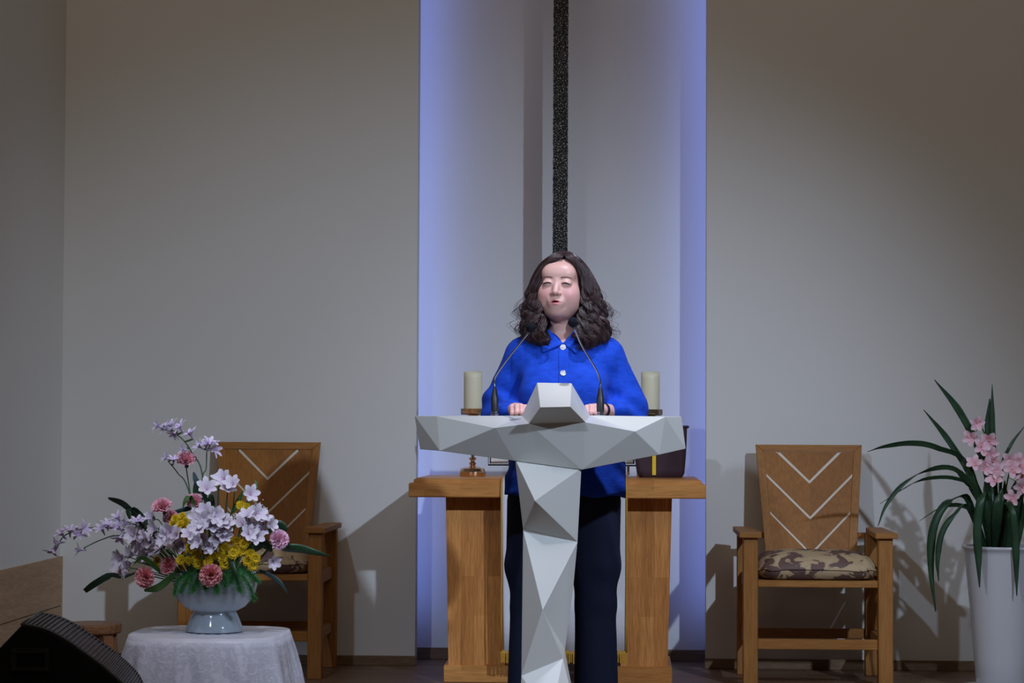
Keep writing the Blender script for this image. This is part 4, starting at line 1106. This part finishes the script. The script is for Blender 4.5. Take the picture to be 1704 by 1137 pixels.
def flower(kind, label, cat, group, p, d, data, extras=(), stem_r=.0016, mat='stem', to=None, scale=1.0, back=.0):
    t = thing(kind, label, cat, p, group); t.rotation_euler = rotto(d, random.uniform(0, 6)); 
    mt = mat_of(t)
    b = bpy.data.objects.new('bloom', data); COL.objects.link(b); b.parent = t; b.scale = (scale,)*3
    for nm, me in extras:
        e = bpy.data.objects.new(nm, me); COL.objects.link(e); e.parent = t; e.scale = (scale,)*3
    dd = Vector(d).normalized(); q = Vector(p)
    hub = to if to is not None else HUB+Vector((max(-.07, min(.07, (q.x-HUB.x)*.35)), (q.y-HUB.y)*.35, 0))
    mid = (q-dd*.04).lerp(hub, .4)
    MB().tube(bez([q-dd*back, q-dd*(.02+back), mid, hub], 12), stem_r, 5).build('stem', MAT[mat], t, smooth=True)
    return t
def fdir(px, py, front=.9):
    """outward direction of a bloom seen at px,py"""
    v = Vector(((px-352)/150.0, -front, (930-py)/190.0)); return v.normalized()
# carnations
cn = [((310, 767, 7.02), 0, 'pink carnation on a tall stem, highest of the carnations', (.05,-.55,.8), 1.0),
      ((270, 845, 6.92), 1, 'pink carnation at the upper left of the bouquet, left of the small yellow cluster', (-.2,-.6,.75), .98),
      ((324, 836, 7.0), 0, 'pink carnation half hidden below the tall carnation stem', (.1,-.7,.6), .85),
      ((284, 862, 6.95), 1, 'small pink carnation tucked behind the upper left yellow cluster', (0,-.8,.4), .75),
      ((463, 899, 6.93), 3, 'pale pink carnation at the right end of the bouquet', (.45,-.8,.35), 1.0),
      ((243, 961, 6.88), 2, 'salmon carnation at the lower left of the bouquet', (-.3,-.9,.0), 1.0),
      ((281, 943, 6.90), 2, 'salmon carnation between the lower left carnation and the yellow flowers', (-.3,-.8,.3), .88),
      ((351, 957, 6.84), 2, 'salmon carnation hanging over the front rim of the bowl', (.05,-1,-.05), 1.08)]
for (px, py, Y), k, lab, d, sc in cn:
    flower('carnation', lab, 'carnation', 'carnations in the arrangement', at(px, py, Y), d, CARN[k], [('calyx', CALYX)], .002, scale=sc*.97, back=.022)
# yellow chrysanthemums
def places(pts):
    """a plain place name for each bloom of a small cluster"""
    n = len(pts)
    if n == 1: return ['']
    if n == 2: return [', the left one' if p[0] == min(q[0] for q in pts) else ', the right one' for p in pts]
    nr = 2 if n <= 6 else (3 if n <= 9 else 4); order = sorted(range(n), key=lambda i: pts[i][1]); out = ['']*n; per = -(-n//nr)
    names = {2: ['upper', 'lower'], 3: ['upper', 'middle', 'lower'], 4: ['topmost', 'upper', 'lower', 'lowest']}[nr]
    for r in range(nr):
        row = sorted(order[r*per:(r+1)*per], key=lambda i: pts[i][0])
        cn_ = {1: [''], 2: [' left', ' right'], 3: [' left', ' centre', ' right']}.get(len(row), [''])
        for i, c_ in zip(row, cn_): out[i] = ', '+names[r]+c_
    return out
def mumset(pts, label, Yc):
    for (px, py), pl_ in zip(pts, places(pts)):
        Y = Yc+random.uniform(-.02, .02); d = fdir(px, py, .8)+Vector((random.uniform(-.3,.3), 0, random.uniform(-.2,.4)))
        flower('chrysanthemum', label+pl_, 'chrysanthemum', 'small yellow chrysanthemums', at(px, py, Y), d, random.choice(MUMS), [('flower_centre', CENTRE)], .0012, scale=random.uniform(.9, 1.05))
mumset([(291,864),(303,860),(309,870),(299,874),(288,873),(297,880)], 'small yellow chrysanthemum of the round cluster at the upper left', 6.87)
mumset([(401,842),(411,844)], 'small yellow chrysanthemum peeping above the right white flowers', 6.95)
mumset([(366,901),(381,897),(394,901),(406,906),(372,912),(390,914)], 'small yellow chrysanthemum of the cluster right of the bouquet centre', 6.88)
mumset([(303,917),(317,912),(326,924),(341,918),(354,925),(300,932),(313,934),(330,938),(346,936),(356,941)], 'small yellow chrysanthemum of the low row above the front salmon carnation', 6.87)
mumset([(369,927),(382,932),(374,940),(388,922)], 'small yellow chrysanthemum of the low cluster above the dark fern', 6.86)
mumset([(404,918),(417,922),(425,930),(412,934),(421,942)], 'small yellow chrysanthemum of the group right of the bowl rim', 6.89)
mumset([(262,934),(268,945)], 'small yellow chrysanthemum behind the left salmon carnations', 6.93)
# alstroemeria
def alst(pts, label, Yc, sc=1.0):
    for (px, py), pl_ in zip(pts, places(pts)):
        Y = Yc+random.uniform(-.03, .03); d = fdir(px, py, 1.0)+Vector((random.uniform(-.45,.45), random.uniform(-.1,.3), random.uniform(-.25,.6)))
        flower('alstroemeria', label+pl_, 'alstroemeria', 'white alstroemerias', at(px, py, Y), d, random.choice(ALST), [], .0015, scale=sc*random.uniform(.9, 1.08), back=.0)
alst([(374,800),(344,816),(379,818),(388,808),(364,805)], 'white alstroemeria of the highest white group in front of the chair back', 6.97)
alst([(416,824)], 'single white alstroemeria standing at the upper right of the bouquet', 6.97)
alst([(412,862),(425,858),(438,868),(419,878),(433,884),(404,876),(446,874),(427,895),(414,890)], 'white alstroemeria of the right hand group beside the pale pink carnation', 6.90, 1.0)
alst([(343,852),(357,860),(369,868),(352,876),(366,884),(378,880),(341,868),(372,896),(360,893),(350,864),(333,862),(374,876)], 'white alstroemeria of the dense centre group', 6.86, 1.0)
alst([(330,884),(342,896),(320,893),(347,908),(332,902),(355,915)], 'white alstroemeria low at the centre above the yellow row', 6.84, .95)
alst([(285,886),(296,893),(278,898),(307,905),(290,908),(262,880)], 'white lilac alstroemeria left of centre below the upper left yellow cluster', 6.87)
alst([(252,905),(262,918),(240,912),(247,925),(270,912),(232,900),(226,890),(243,897),(258,893)], 'white lilac alstroemeria of the left shoulder of the bouquet', 6.90)
alst([(206,929),(218,938),(203,942),(222,924),(213,950)], 'white lilac alstroemeria of the far left low group', 6.92)
alst([(453,934)], 'small pale alstroemeria below the pale pink carnation', 6.90, .75)
alst([(258,865),(246,872),(238,885)], 'pale lilac alstroemeria behind the left green leaf', 6.96)
# gladiolus spikes: one stalk is one thing with its blossoms as parts
def spike(label, path, blooms, base=None, buds=()):
    P = [at(*p) for p in path]; P.append(base if base is not None else HUB+Vector((random.uniform(-.03,.03), 0, 0)))
    t = thing('gladiolus_spike', label, 'flower spike', P[0], 'lilac flower spikes')
    c = bez(P, 30); MB().tube(c, [.0016+.0012*k/30 for k in range(31)], 6).build('stem', MAT['stem'], t, smooth=True)
    for px, py, Y, dx, dz, sc in blooms:
        p = at(px, py, Y); q = min(c, key=lambda v: (v-p).length+abs((v.x-p.x))*.1)
        d = Vector((dx, -.35, dz)).normalized(); base_ = p-d*.022*sc
        b = bpy.data.objects.new('bloom', random.choice(GLAD)); COL.objects.link(b); b.parent = t; b.location = base_-t.location; b.rotation_euler = rotto(d, random.uniform(0, 6)); b.scale = (sc,)*3
        MB().tube([q, q.lerp(base_, .5)+d*.002, base_+d*.004], [.0020, .0030, .0022], 6).build('calyx', MAT['stem'], t, smooth=True)
    return t
sp = spike
sp('tallest pale lilac spike arching left above the bouquet', [(268,712,7.02),(300,728,7.02),(320,755,7.02),(338,800,7.01)], [(263,709,7.0,-.9,.35,1),(276,714,7.01,-.8,.5,.95),(284,708,7.02,-.45,.9,1),(290,722,6.99,-.3,-.5,.8),(299,711,7.01,-.5,.8,1),(317,723,7.01,-.45,.9,.95),(305,748,6.99,-.9,.2,.85)])
sp('pale lilac spike left of the highest carnation', [(280,768,7.03),(296,788,7.03),(315,820,7.02)], [(277,762,7.0,-.9,.5,.85),(289,766,7.0,.1,.9,.8)])
sp('pale lilac spike right of the tallest one in front of the wall', [(344,748,7.03),(343,780,7.02),(338,810,7.01)], [(331,743,7.0,-.7,.5,.9),(343,741,7.0,-.05,.9,1),(350,738,7.0,.3,.9,1),(356,748,7.0,.9,.05,1)])
sp('long pale lilac spike drooping to the far left', [(92,918,6.93),(110,890,6.93),(160,878,6.94),(220,885,6.95),(280,905,6.97)], [(88,916,6.92,-.4,-.9,1),(96,904,6.92,-.9,-.1,1),(103,889,6.92,-.5,.7,1),(116,884,6.92,.0,.9,.95),(128,890,6.92,.4,.5,1),(140,881,6.92,.6,.4,1),(170,881,6.93,-.2,.6,1),(180,874,6.93,.1,.8,.9),(197,878,6.93,-.4,.5,1)])
sp('short pale lilac spike below the long drooping left spike', [(140,912,6.92),(170,898,6.93),(200,892,6.94),(260,905,6.97)], [(133,915,6.91,-.9,.1,.9),(200,895,6.92,-.3,-.7,1)])
sp('pale lilac spike at the left above the white blossoms', [(200,866,6.97),(232,876,6.97),(290,900,6.98)], [(196,862,6.95,-.4,.8,.95),(210,872,6.94,-.7,.1,.9),(228,868,6.93,0,.8,.9),(220,885,6.92,-.3,-.3,1),(240,865,6.95,.1,.8,.8)])
# leaves
def leaf(label, path, width, mat='leaf', prof=None, fold=.18, th=.0006, side=None, n=18):
    P = [at(*p) for p in path]; t = thing('leaf', label, 'leaf', P[-1], 'leaves of the arrangement')
    o = MB().grid(ribbon(P, width, n, side, prof, fold)).build('leaf_blade', MAT[mat], t, smooth=True); solid(o, th)
    MB().tube([P[-1], HUB+Vector((max(-.07,min(.07,(P[-1].x-HUB.x)*.5)), 0, 0))], .002, 5).build('stem', MAT['stem'], t)
broad = lambda t: max(.05, math.sin(PI*(.04+.93*t)))**.7
lance = lambda t: max(.04, math.sin(PI*(.02+.8*t)))
ZS = (0, -.4, 1)
leaf('dark broad leaf curving down at the upper left above the long spike', [(180,829,6.98),(205,838,6.96),(224,856,6.95),(240,880,6.95)], .013, side=(0,-.5,1), prof=broad)
leaf('second dark leaf hanging at the upper left beside the broad one', [(216,864,6.93),(214,848,6.94),(226,850,6.95),(250,872,6.96)], .012, prof=broad, side=(1,-.3,.3))
leaf('dark wavy leaf reaching far to the lower left', [(141,984,6.90),(160,970,6.89),(185,957,6.90),(205,960,6.92),(235,950,6.95)], .015, side=ZS, prof=lambda t: (.75 if t < .45 else .5)*max(.1, math.sin(PI*min(.97, .08+t*1.0)))**.35)
leaf('dark pointed leaf among the left lilac blossoms', [(243,866,6.86),(250,880,6.85),(266,898,6.88)], .014, side=(1,-.2,.6), prof=broad)
leaf('long dark leaf stretching right over the armchair cushion', [(551,926,6.98),(525,920,6.96),(500,914,6.95),(475,912,6.95),(450,908,6.97)], .014, side=ZS, prof=lance)
leaf('rounded dark leaf behind the pale pink carnation', [(478,882,6.99),(462,876,6.99),(440,884,6.99)], .019, side=ZS, prof=broad)
leaf('narrow blue green leaf hanging at the right below the bouquet', [(480,990,6.92),(468,972,6.91),(450,958,6.91),(432,950,6.94)], .007, 'leafb', side=(.4,-.3,1), prof=lance)
leaf('blue green leaf standing right of the carnation stem', [(322,786,6.98),(327,800,6.97),(338,818,6.97),(345,838,6.98)], .010, 'leafb', side=(1,-.3,.3), prof=broad)
leaf('dark upright leaf behind the carnation stem', [(325,802,7.03),(328,825,7.03),(332,850,7.02)], .012, side=(1,-.2,0), prof=broad)
leaf('green leaf below the salmon carnation at the lower left', [(240,983,6.88),(262,978,6.87),(282,962,6.89),(295,950,6.92)], .013, 'leaf2', side=ZS, prof=broad)
leaf('bright green leaf behind the white blossoms at the upper right', [(404,818,6.99),(396,838,6.98),(384,856,6.98)], .010, 'leaf2', side=(1,-.2,.5), prof=broad)
leaf('small bright leaf touching the single white blossom', [(425,798,7.0),(425,812,6.99),(412,840,6.98)], .006, 'leaf2', side=(1,-.2,0), prof=lance)
leaf('small green leaf beside the half hidden pink carnation', [(304,846,6.96),(308,834,6.96),(316,826,6.97),(326,850,6.98)], .008, 'leaf2', side=(1,-.2,0), prof=lance)
leaf('blue green leaf lying behind the upper left carnation', [(345,822,7.0),(325,842,6.99),(300,850,6.98),(282,854,6.97)], .008, 'leafb', side=ZS, prof=broad)
leaf('olive leaf below the left white blossoms', [(222,940,6.88),(236,928,6.87),(252,938,6.88),(270,955,6.9)], .008, 'leaf2', side=ZS, prof=lance)
leaf('dark leaf in front of the yellow flowers', [(398,975,6.83),(390,950,6.83),(382,930,6.85),(372,918,6.88)], .009, side=(1,-.2,.2), prof=lance)
leaf('dark leaf filling the right of the bouquet', [(452,918,6.97),(438,905,6.96),(422,912,6.96),(400,925,6.97)], .017, side=ZS, prof=broad)
leaf('dark leaf at the back of the centre', [(352,822,7.02),(350,845,7.02),(352,875,7.0)], .015, side=(1,-.1,0), prof=broad)
leaf('dark leaf at the back left of the bouquet', [(238,915,6.99),(260,900,7.0),(300,905,7.0)], .016, side=ZS, prof=broad)
# asparagus fern
def fern(label, sprays):
    P0 = at(*sprays[0][0]); t = thing('asparagus_fern', label, 'fern', P0, 'asparagus fern sprigs')
    mb = MB(); st = MB()
    for path in sprays:
        c = bez([at(*p) for p in path], 22); st.tube(c, .0011, 5)
        for k, p in enumerate(c):
            for _ in range(42):
                d = Vector((random.gauss(0,1), random.gauss(0,1), random.gauss(0,1)-.2)).normalized()*random.uniform(.010, .024)
                s = d.orthogonal().normalized()*.0005; s2 = s.cross(d).normalized()*.0005
                q = p+d*.35+Vector((random.gauss(0,.002),)*3)
                mb.add([p-s, p+s, p+s2, p+d], [(0,1,3),(1,2,3),(2,0,3)])
    st.build('stem', MAT['stem'], t); mb.build('fronds', MAT['fern'], t)
fern('green asparagus fern sprig spilling over the left rim of the bowl', [[(290,990,6.87),(296,968,6.87),(310,955,6.89),(330,945,6.93)], [(300,985,6.86),(312,965,6.86),(322,950,6.9)], [(320,985,6.85),(328,965,6.86),(335,945,6.9)]])
fern('green asparagus fern sprig below the front salmon carnation', [[(362,985,6.84),(358,970,6.84),(352,950,6.88)], [(340,980,6.85),(345,962,6.85),(352,945,6.9)], [(375,975,6.85),(372,958,6.86),(366,940,6.9)]])
fern('green asparagus fern sprig hanging over the right rim of the bowl', [[(422,998,6.88),(415,975,6.86),(400,955,6.87),(385,940,6.9)], [(400,985,6.85),(394,965,6.85),(384,948,6.89)], [(430,968,6.88),(415,955,6.88),(398,945,6.9)], [(384,970,6.84),(388,955,6.85),(392,938,6.9)]])
def breath(label, c, r, n):
    p0 = at(*c); t = thing('babys_breath', label, "baby's breath", p0, "baby's breath sprigs"); mb = MB(); st = MB()
    root = p0+Vector((-.02, .02, -.07))
    for i in range(n):
        p = p0+Vector((random.gauss(0, r), random.gauss(0, r*.5), random.gauss(0, r*.7))); s = random.uniform(.0016, .0030)
        mb.lathe([(0,-s),(s*.8,-s*.5),(s,0),(s*.8,s*.6),(0,s)], p, 6, cap=False); st.tube([root.lerp(p, .3), root.lerp(p, .7)+Vector((0,0,.004)), p], .0004, 3)
    st.build('stem', MAT['leafb'], t); mb.build('blossoms', MAT['breath'], t, smooth=True)
breath("baby's breath sprig at the upper right of the bouquet", (430, 845, 6.98), .014, 60)
breath("baby's breath sprig in the gap between the centre and right white groups", (386, 866, 6.95), .012, 50)

# ------------------------------------------------------------------ stool
ys_ = 9.35; c = at(153, 1037, ys_); zt3 = c.z; c.z = 0
stl = thing('wooden_stool', 'low round brown wooden stool between the floor speaker and the back wall', 'stool', c)
rr = (at(204, 1037, ys_).x-at(104, 1037, ys_).x)/2
MB().lathe([(rr*.93,zt3-.040),(rr*.985,zt3-.034),(rr,zt3-.006),(rr*.97,zt3)], (c.x, ys_, 0), 12).build('seat', MAT['stool'], stl, bevel=.002)
for a in (-35, 35, 145, 215):
    a = math.radians(a); u = Vector((math.cos(a), math.sin(a), 0)); v = Vector((-u.y, u.x, 0))
    b0, b1 = Vector((c.x, ys_, 0))+u*rr*.88, Vector((c.x, ys_, zt3-.038))+u*rr*.62
    def q4(p, h, k): return [p-u*k-v*h, p+u*k-v*h, p+u*k+v*h, p-u*k+v*h]
    MB().hexa(q4(b0, .018, .014), q4(b1, .026, .020)).build('leg', MAT['stool'], stl, bevel=.002)
MB().lathe([(rr*.52,zt3-.075),(rr*.60,zt3-.072),(rr*.60,zt3-.042),(rr*.55,zt3-.039)], (c.x, ys_, 0), 12).build('apron', MAT['stool'], stl)

# ------------------------------------------------------------------ floor monitor speaker
Y6 = 6.0
pl = [(-70,1400),(-40,1120),(36,1041),(73,1049),(107,1066),(136,1086),(165,1107),(180,1120),(195,1133),(210,1150),(222,1175),(240,1400)]
pts = [at(a, b, Y6) for a, b in pl]; pts[0].z = 0; pts[-1].z = 0
off = at(65, 1021, 6.37)-at(36, 1041, Y6); off.z = 0; off = Vector((off.x, .37, 0))
spk = thing('floor_monitor_speaker', 'black wedge stage monitor speaker with a curved ribbed grille at the lower left', 'speaker', ((pts[0].x+pts[-1].x)/2, 6.2, 0))
MB().prism(pts, off).build('cabinet', MAT['blackm'], spk, bevel=.003)
curve = pts[2:11]; cc = bez(curve, 40); u = off.normalized()
n_out = [(Vector((0,1,0)).cross(cc[min(k+1,40)]-cc[max(k-1,0)])).normalized() for k in range(41)]
n_out = [n if n.z > 0 else -n for n in n_out]
g = MB().grid([[cc[k]+n_out[k]*.0015+u*.012, cc[k]+n_out[k]*.0015+off-u*.012] for k in range(41)]); o = g.build('grille_backing', MAT['black'], spk)
mb = MB()
def fr(k, a): return cc[k]+n_out[k]*a
for e in (u*.006, off-u*.006): mb.tube([fr(k, .002)+e for k in range(41)], .0045, 6)
for k in (0, 40): mb.tube([fr(k, .002)+u*.006, fr(k, .002)+off-u*.006], .0045, 6)
M1_ = plain('grille_edge_trim', (.05,.05,.055), .35); mb.build('grille_frame', M1_, spk, smooth=True)
M2_ = plain('grille_rib_grey', (.16,.16,.18), .45)
dense = bez(curve, 120)
for k in range(2, 119, 3):
    nn = n_out[min(40, k//3)]; tt = (dense[min(k+1,120)]-dense[k-1]).normalized()
    a, b_ = dense[k]+nn*.0015+u*.010, dense[k]+nn*.0015+off-u*.010
    MB().hexa([a-tt*.0018, a+tt*.0018, b_+tt*.0018, b_-tt*.0018], [a-tt*.0014+nn*.0045, a+tt*.0014+nn*.0045, b_+tt*.0014+nn*.0045, b_-tt*.0014+nn*.0045]).build('grille_rib', M2_, spk)
hp0, hp1 = at(19, 1078, Y6), at(83, 1117, Y6); i0, i1 = at(28, 1087, Y6), at(75, 1111, Y6)
yy = Y6-.004
mb = MB()
mb.box((hp0.x, yy, i0.z), (hp1.x, Y6+.001, hp0.z)).box((hp0.x, yy, hp1.z), (hp1.x, Y6+.001, i1.z)).box((hp0.x, yy, i1.z), (i0.x, Y6+.001, i0.z)).box((i1.x, yy, i1.z), (hp1.x, Y6+.001, i0.z))
M3_ = plain('handle_plastic', (.020,.020,.022), .45)
hd = mb.build('handle', M3_, spk)
for px, py in ((24,1083),(78,1083),(24,1113),(78,1113)):
    p = at(px, py, Y6); p.y = yy
    MB().lathe([(.0042,0),(.0040,.0015),(.0016,.0016),(.0014,.0008)], p, 14, (0,-1,0)).build('screw', M1_, hd)
MB().box((i0.x, Y6-.0015, i1.z), (i1.x, Y6-.0005, i0.z)).build('handle_recess', MAT['foam'], hd)

# ------------------------------------------------------------------ orchid in the tall white pot
YO = 9.25; pc = at(1669, 908, YO); ztop_ = pc.z; px0 = pc.x
pot = thing('tall_planter', 'tall white glazed tapered planter at the right edge holding the orchids', 'planter', (px0, YO, 0))
MB().lathe([(.150,.0),(.163,.004),(.170,.018),(.166,.020),(.155,.010),(0,.010)], (px0, YO, 0), 64, cap=False).build('saucer', MAT['ceramic'], pot, smooth=True)
MB().lathe([(.0,.012),(.096,.012),(.103,.020),(.112,.12),(.126,.30),(.140,.45),(.147,ztop_-.035),(.149,ztop_-.016),(.156,ztop_-.012),(.158,ztop_-.004),(.154,ztop_),(.146,ztop_-.002),(.143,ztop_-.03),(.135,ztop_-.06)], (px0, YO, 0), 72, cap=False).build('pot_body', MAT['ceramic'], pot, smooth=True)
MB().lathe([(.141,ztop_-.035),(.10,ztop_-.025),(.05,ztop_-.015),(0,ztop_-.012)], (px0, YO, 0), 32, cap=False).build('potting_bark', MAT['soil'], pot)
orc = thing('orchid', 'cymbidium orchid with long arching dark leaves growing in the tall white planter', 'orchid', (px0, YO, ztop_-.02))
lp = lambda t: min(1, .12+t*3.2)*min(1, (1-t)*1.2+.55)
LV = [([(1555,632),(1600,690),(1640,780),(1662,890)], 6, -.05), ([(1537,682),(1580,735),(1620,805),(1650,895)], 5, -.1), ([(1443,752),(1470,743),(1515,737),(1560,745),(1612,778),(1650,890)], 5.0, -.15),
      ([(1461,876),(1475,840),(1505,803),(1547,781),(1592,782),(1630,830),(1652,895)], 4.5, -.2), ([(1464,839),(1500,815),(1538,797),(1590,796),(1622,820),(1648,895)], 3.6, -.1),
      ([(1557,1018),(1549,950),(1551,888),(1567,846),(1592,827),(1612,833),(1640,895)], 7, -.13), ([(1562,968),(1560,931),(1567,888),(1588,855),(1610,843),(1640,895)], 5, -.16),
      ([(1530,867),(1566,844),(1599,841),(1622,857),(1645,898)], 4, -.08), ([(1651,640),(1652,700),(1655,780),(1660,895)], 4, .03), ([(1647,664),(1647,715),(1652,790),(1662,895)], 8, .05),
      ([(1630,978),(1628,930),(1626,880),(1632,830),(1640,828),(1650,895)], 7, -.16), ([(1692,992),(1691,940),(1689,890),(1684,850),(1672,840),(1668,895)], 6, -.16),
      ([(1640,792),(1645,820),(1647,860),(1650,898)], 8, -.1), ([(1668,813),(1660,850),(1655,898)], 8, -.12), ([(1706,708),(1680,745),(1666,790),(1664,895)], 3, .0), ([(1585,775),(1606,800),(1630,830),(1650,895)], 4, -.03),
      ([(1612,760),(1620,800),(1640,850),(1655,895)], 6, .03), ([(1690,800),(1684,840),(1676,895)], 7, -.05), ([(1702,830),(1692,860),(1684,898)], 7, .0), ([(1672,800),(1672,850),(1670,898)], 6, .02), ([(1650,800),(1658,850),(1662,898)], 7, .04),
      ([(1750,700),(1720,760),(1700,820),(1685,895)], 6, .05), ([(1800,800),(1760,770),(1720,800),(1690,895)], 6, -.05), ([(1612,812),(1640,850),(1655,898)], 5, .06)]
for pth, wd_, dy in LV:
    n = len(pth); P = []
    for k, (a, b_) in enumerate(pth):
        t = k/(n-1); P.append(at(a, b_, YO+dy*min(1, (1-t)*3.2)*(1.08 if dy < -.15 else 1)))
    P[-1].z = ztop_-.03; P[-1].x = max(px0-.10, min(px0+.10, P[-1].x))
    o = MB().grid(ribbon(P, wd_/424.0, 26, (1, -.35, .55), lp, .25)).build('leaf', MAT['leaf'], orc, smooth=True); solid(o, .0008)
def orchid_bloom(seed):
    rg = random.Random(seed); b_ = Bloom()
    for i in range(5):
        a = 2*PI*i/5+.3+rg.uniform(-.1,.1)
        b_.petal(petal_rows(.036, .0115, .5, .25, 6, 4, .85), RZ(a)@RY(1.05+rg.uniform(-.2,.15)), (.92,.66,.72), (1.05,1.12,1.1))
    b_.petal(petal_rows(.022, .010, .9, -.3, 5, 4, .8), RZ(2*PI*.55)@RY(.6), (1.05,1.2,.9), (.95,.35,.45))
    b_.petal(petal_rows(.014, .004, -.6, .3, 4, 2), RZ(.2)@RY(.15), (1.0,1.0,.8), (1.0,.95,.9))
    return b_.data('orchid_blossom', MAT['orch'])
OB = [orchid_bloom(k) for k in range(3)]
for path, bl in (([(1628,700),(1645,740),(1652,800),(1656,898)], [(1625,704),(1616,728),(1646,733),(1632,745),(1648,756),(1621,771),(1641,775),(1659,784),(1652,768),(1655,797)]),
                 ([(1700,765),(1682,780),(1672,830),(1666,898)], [(1680,766),(1694,768),(1703,790),(1697,782),(1684,780),(1700,810),(1712,775)]),
                 ([(1690,830),(1680,850),(1672,898)], [(1685,829)])):
    c = bez([at(a, b_, YO-.10+.05*k) for k, (a, b_) in enumerate(path)], 20); c[-1].z = ztop_-.02
    MB().tube(c, .0028, 6).build('flower_stem', MAT['leaf2'], orc, smooth=True)
    for px, py in bl:
        p = at(px, py, YO-.12+random.uniform(-.02,.02)); d = Vector((random.uniform(-.5,.3), -.9, random.uniform(-.35,.35))).normalized()
        b = bpy.data.objects.new('orchid_blossom', random.choice(OB)); COL.objects.link(b); b.parent = orc; b.location = p-orc.location; b.rotation_euler = rotto(d, random.uniform(0,6)); b.scale = (random.uniform(.95,1.15),)*3
        q = min(c, key=lambda v: (v-p).length); MB().tube([p-d*.002, p.lerp(q,.5)+Vector((0,.01,.004)), q], .0011, 5).build('pedicel', MAT['leaf2'], orc, smooth=True)
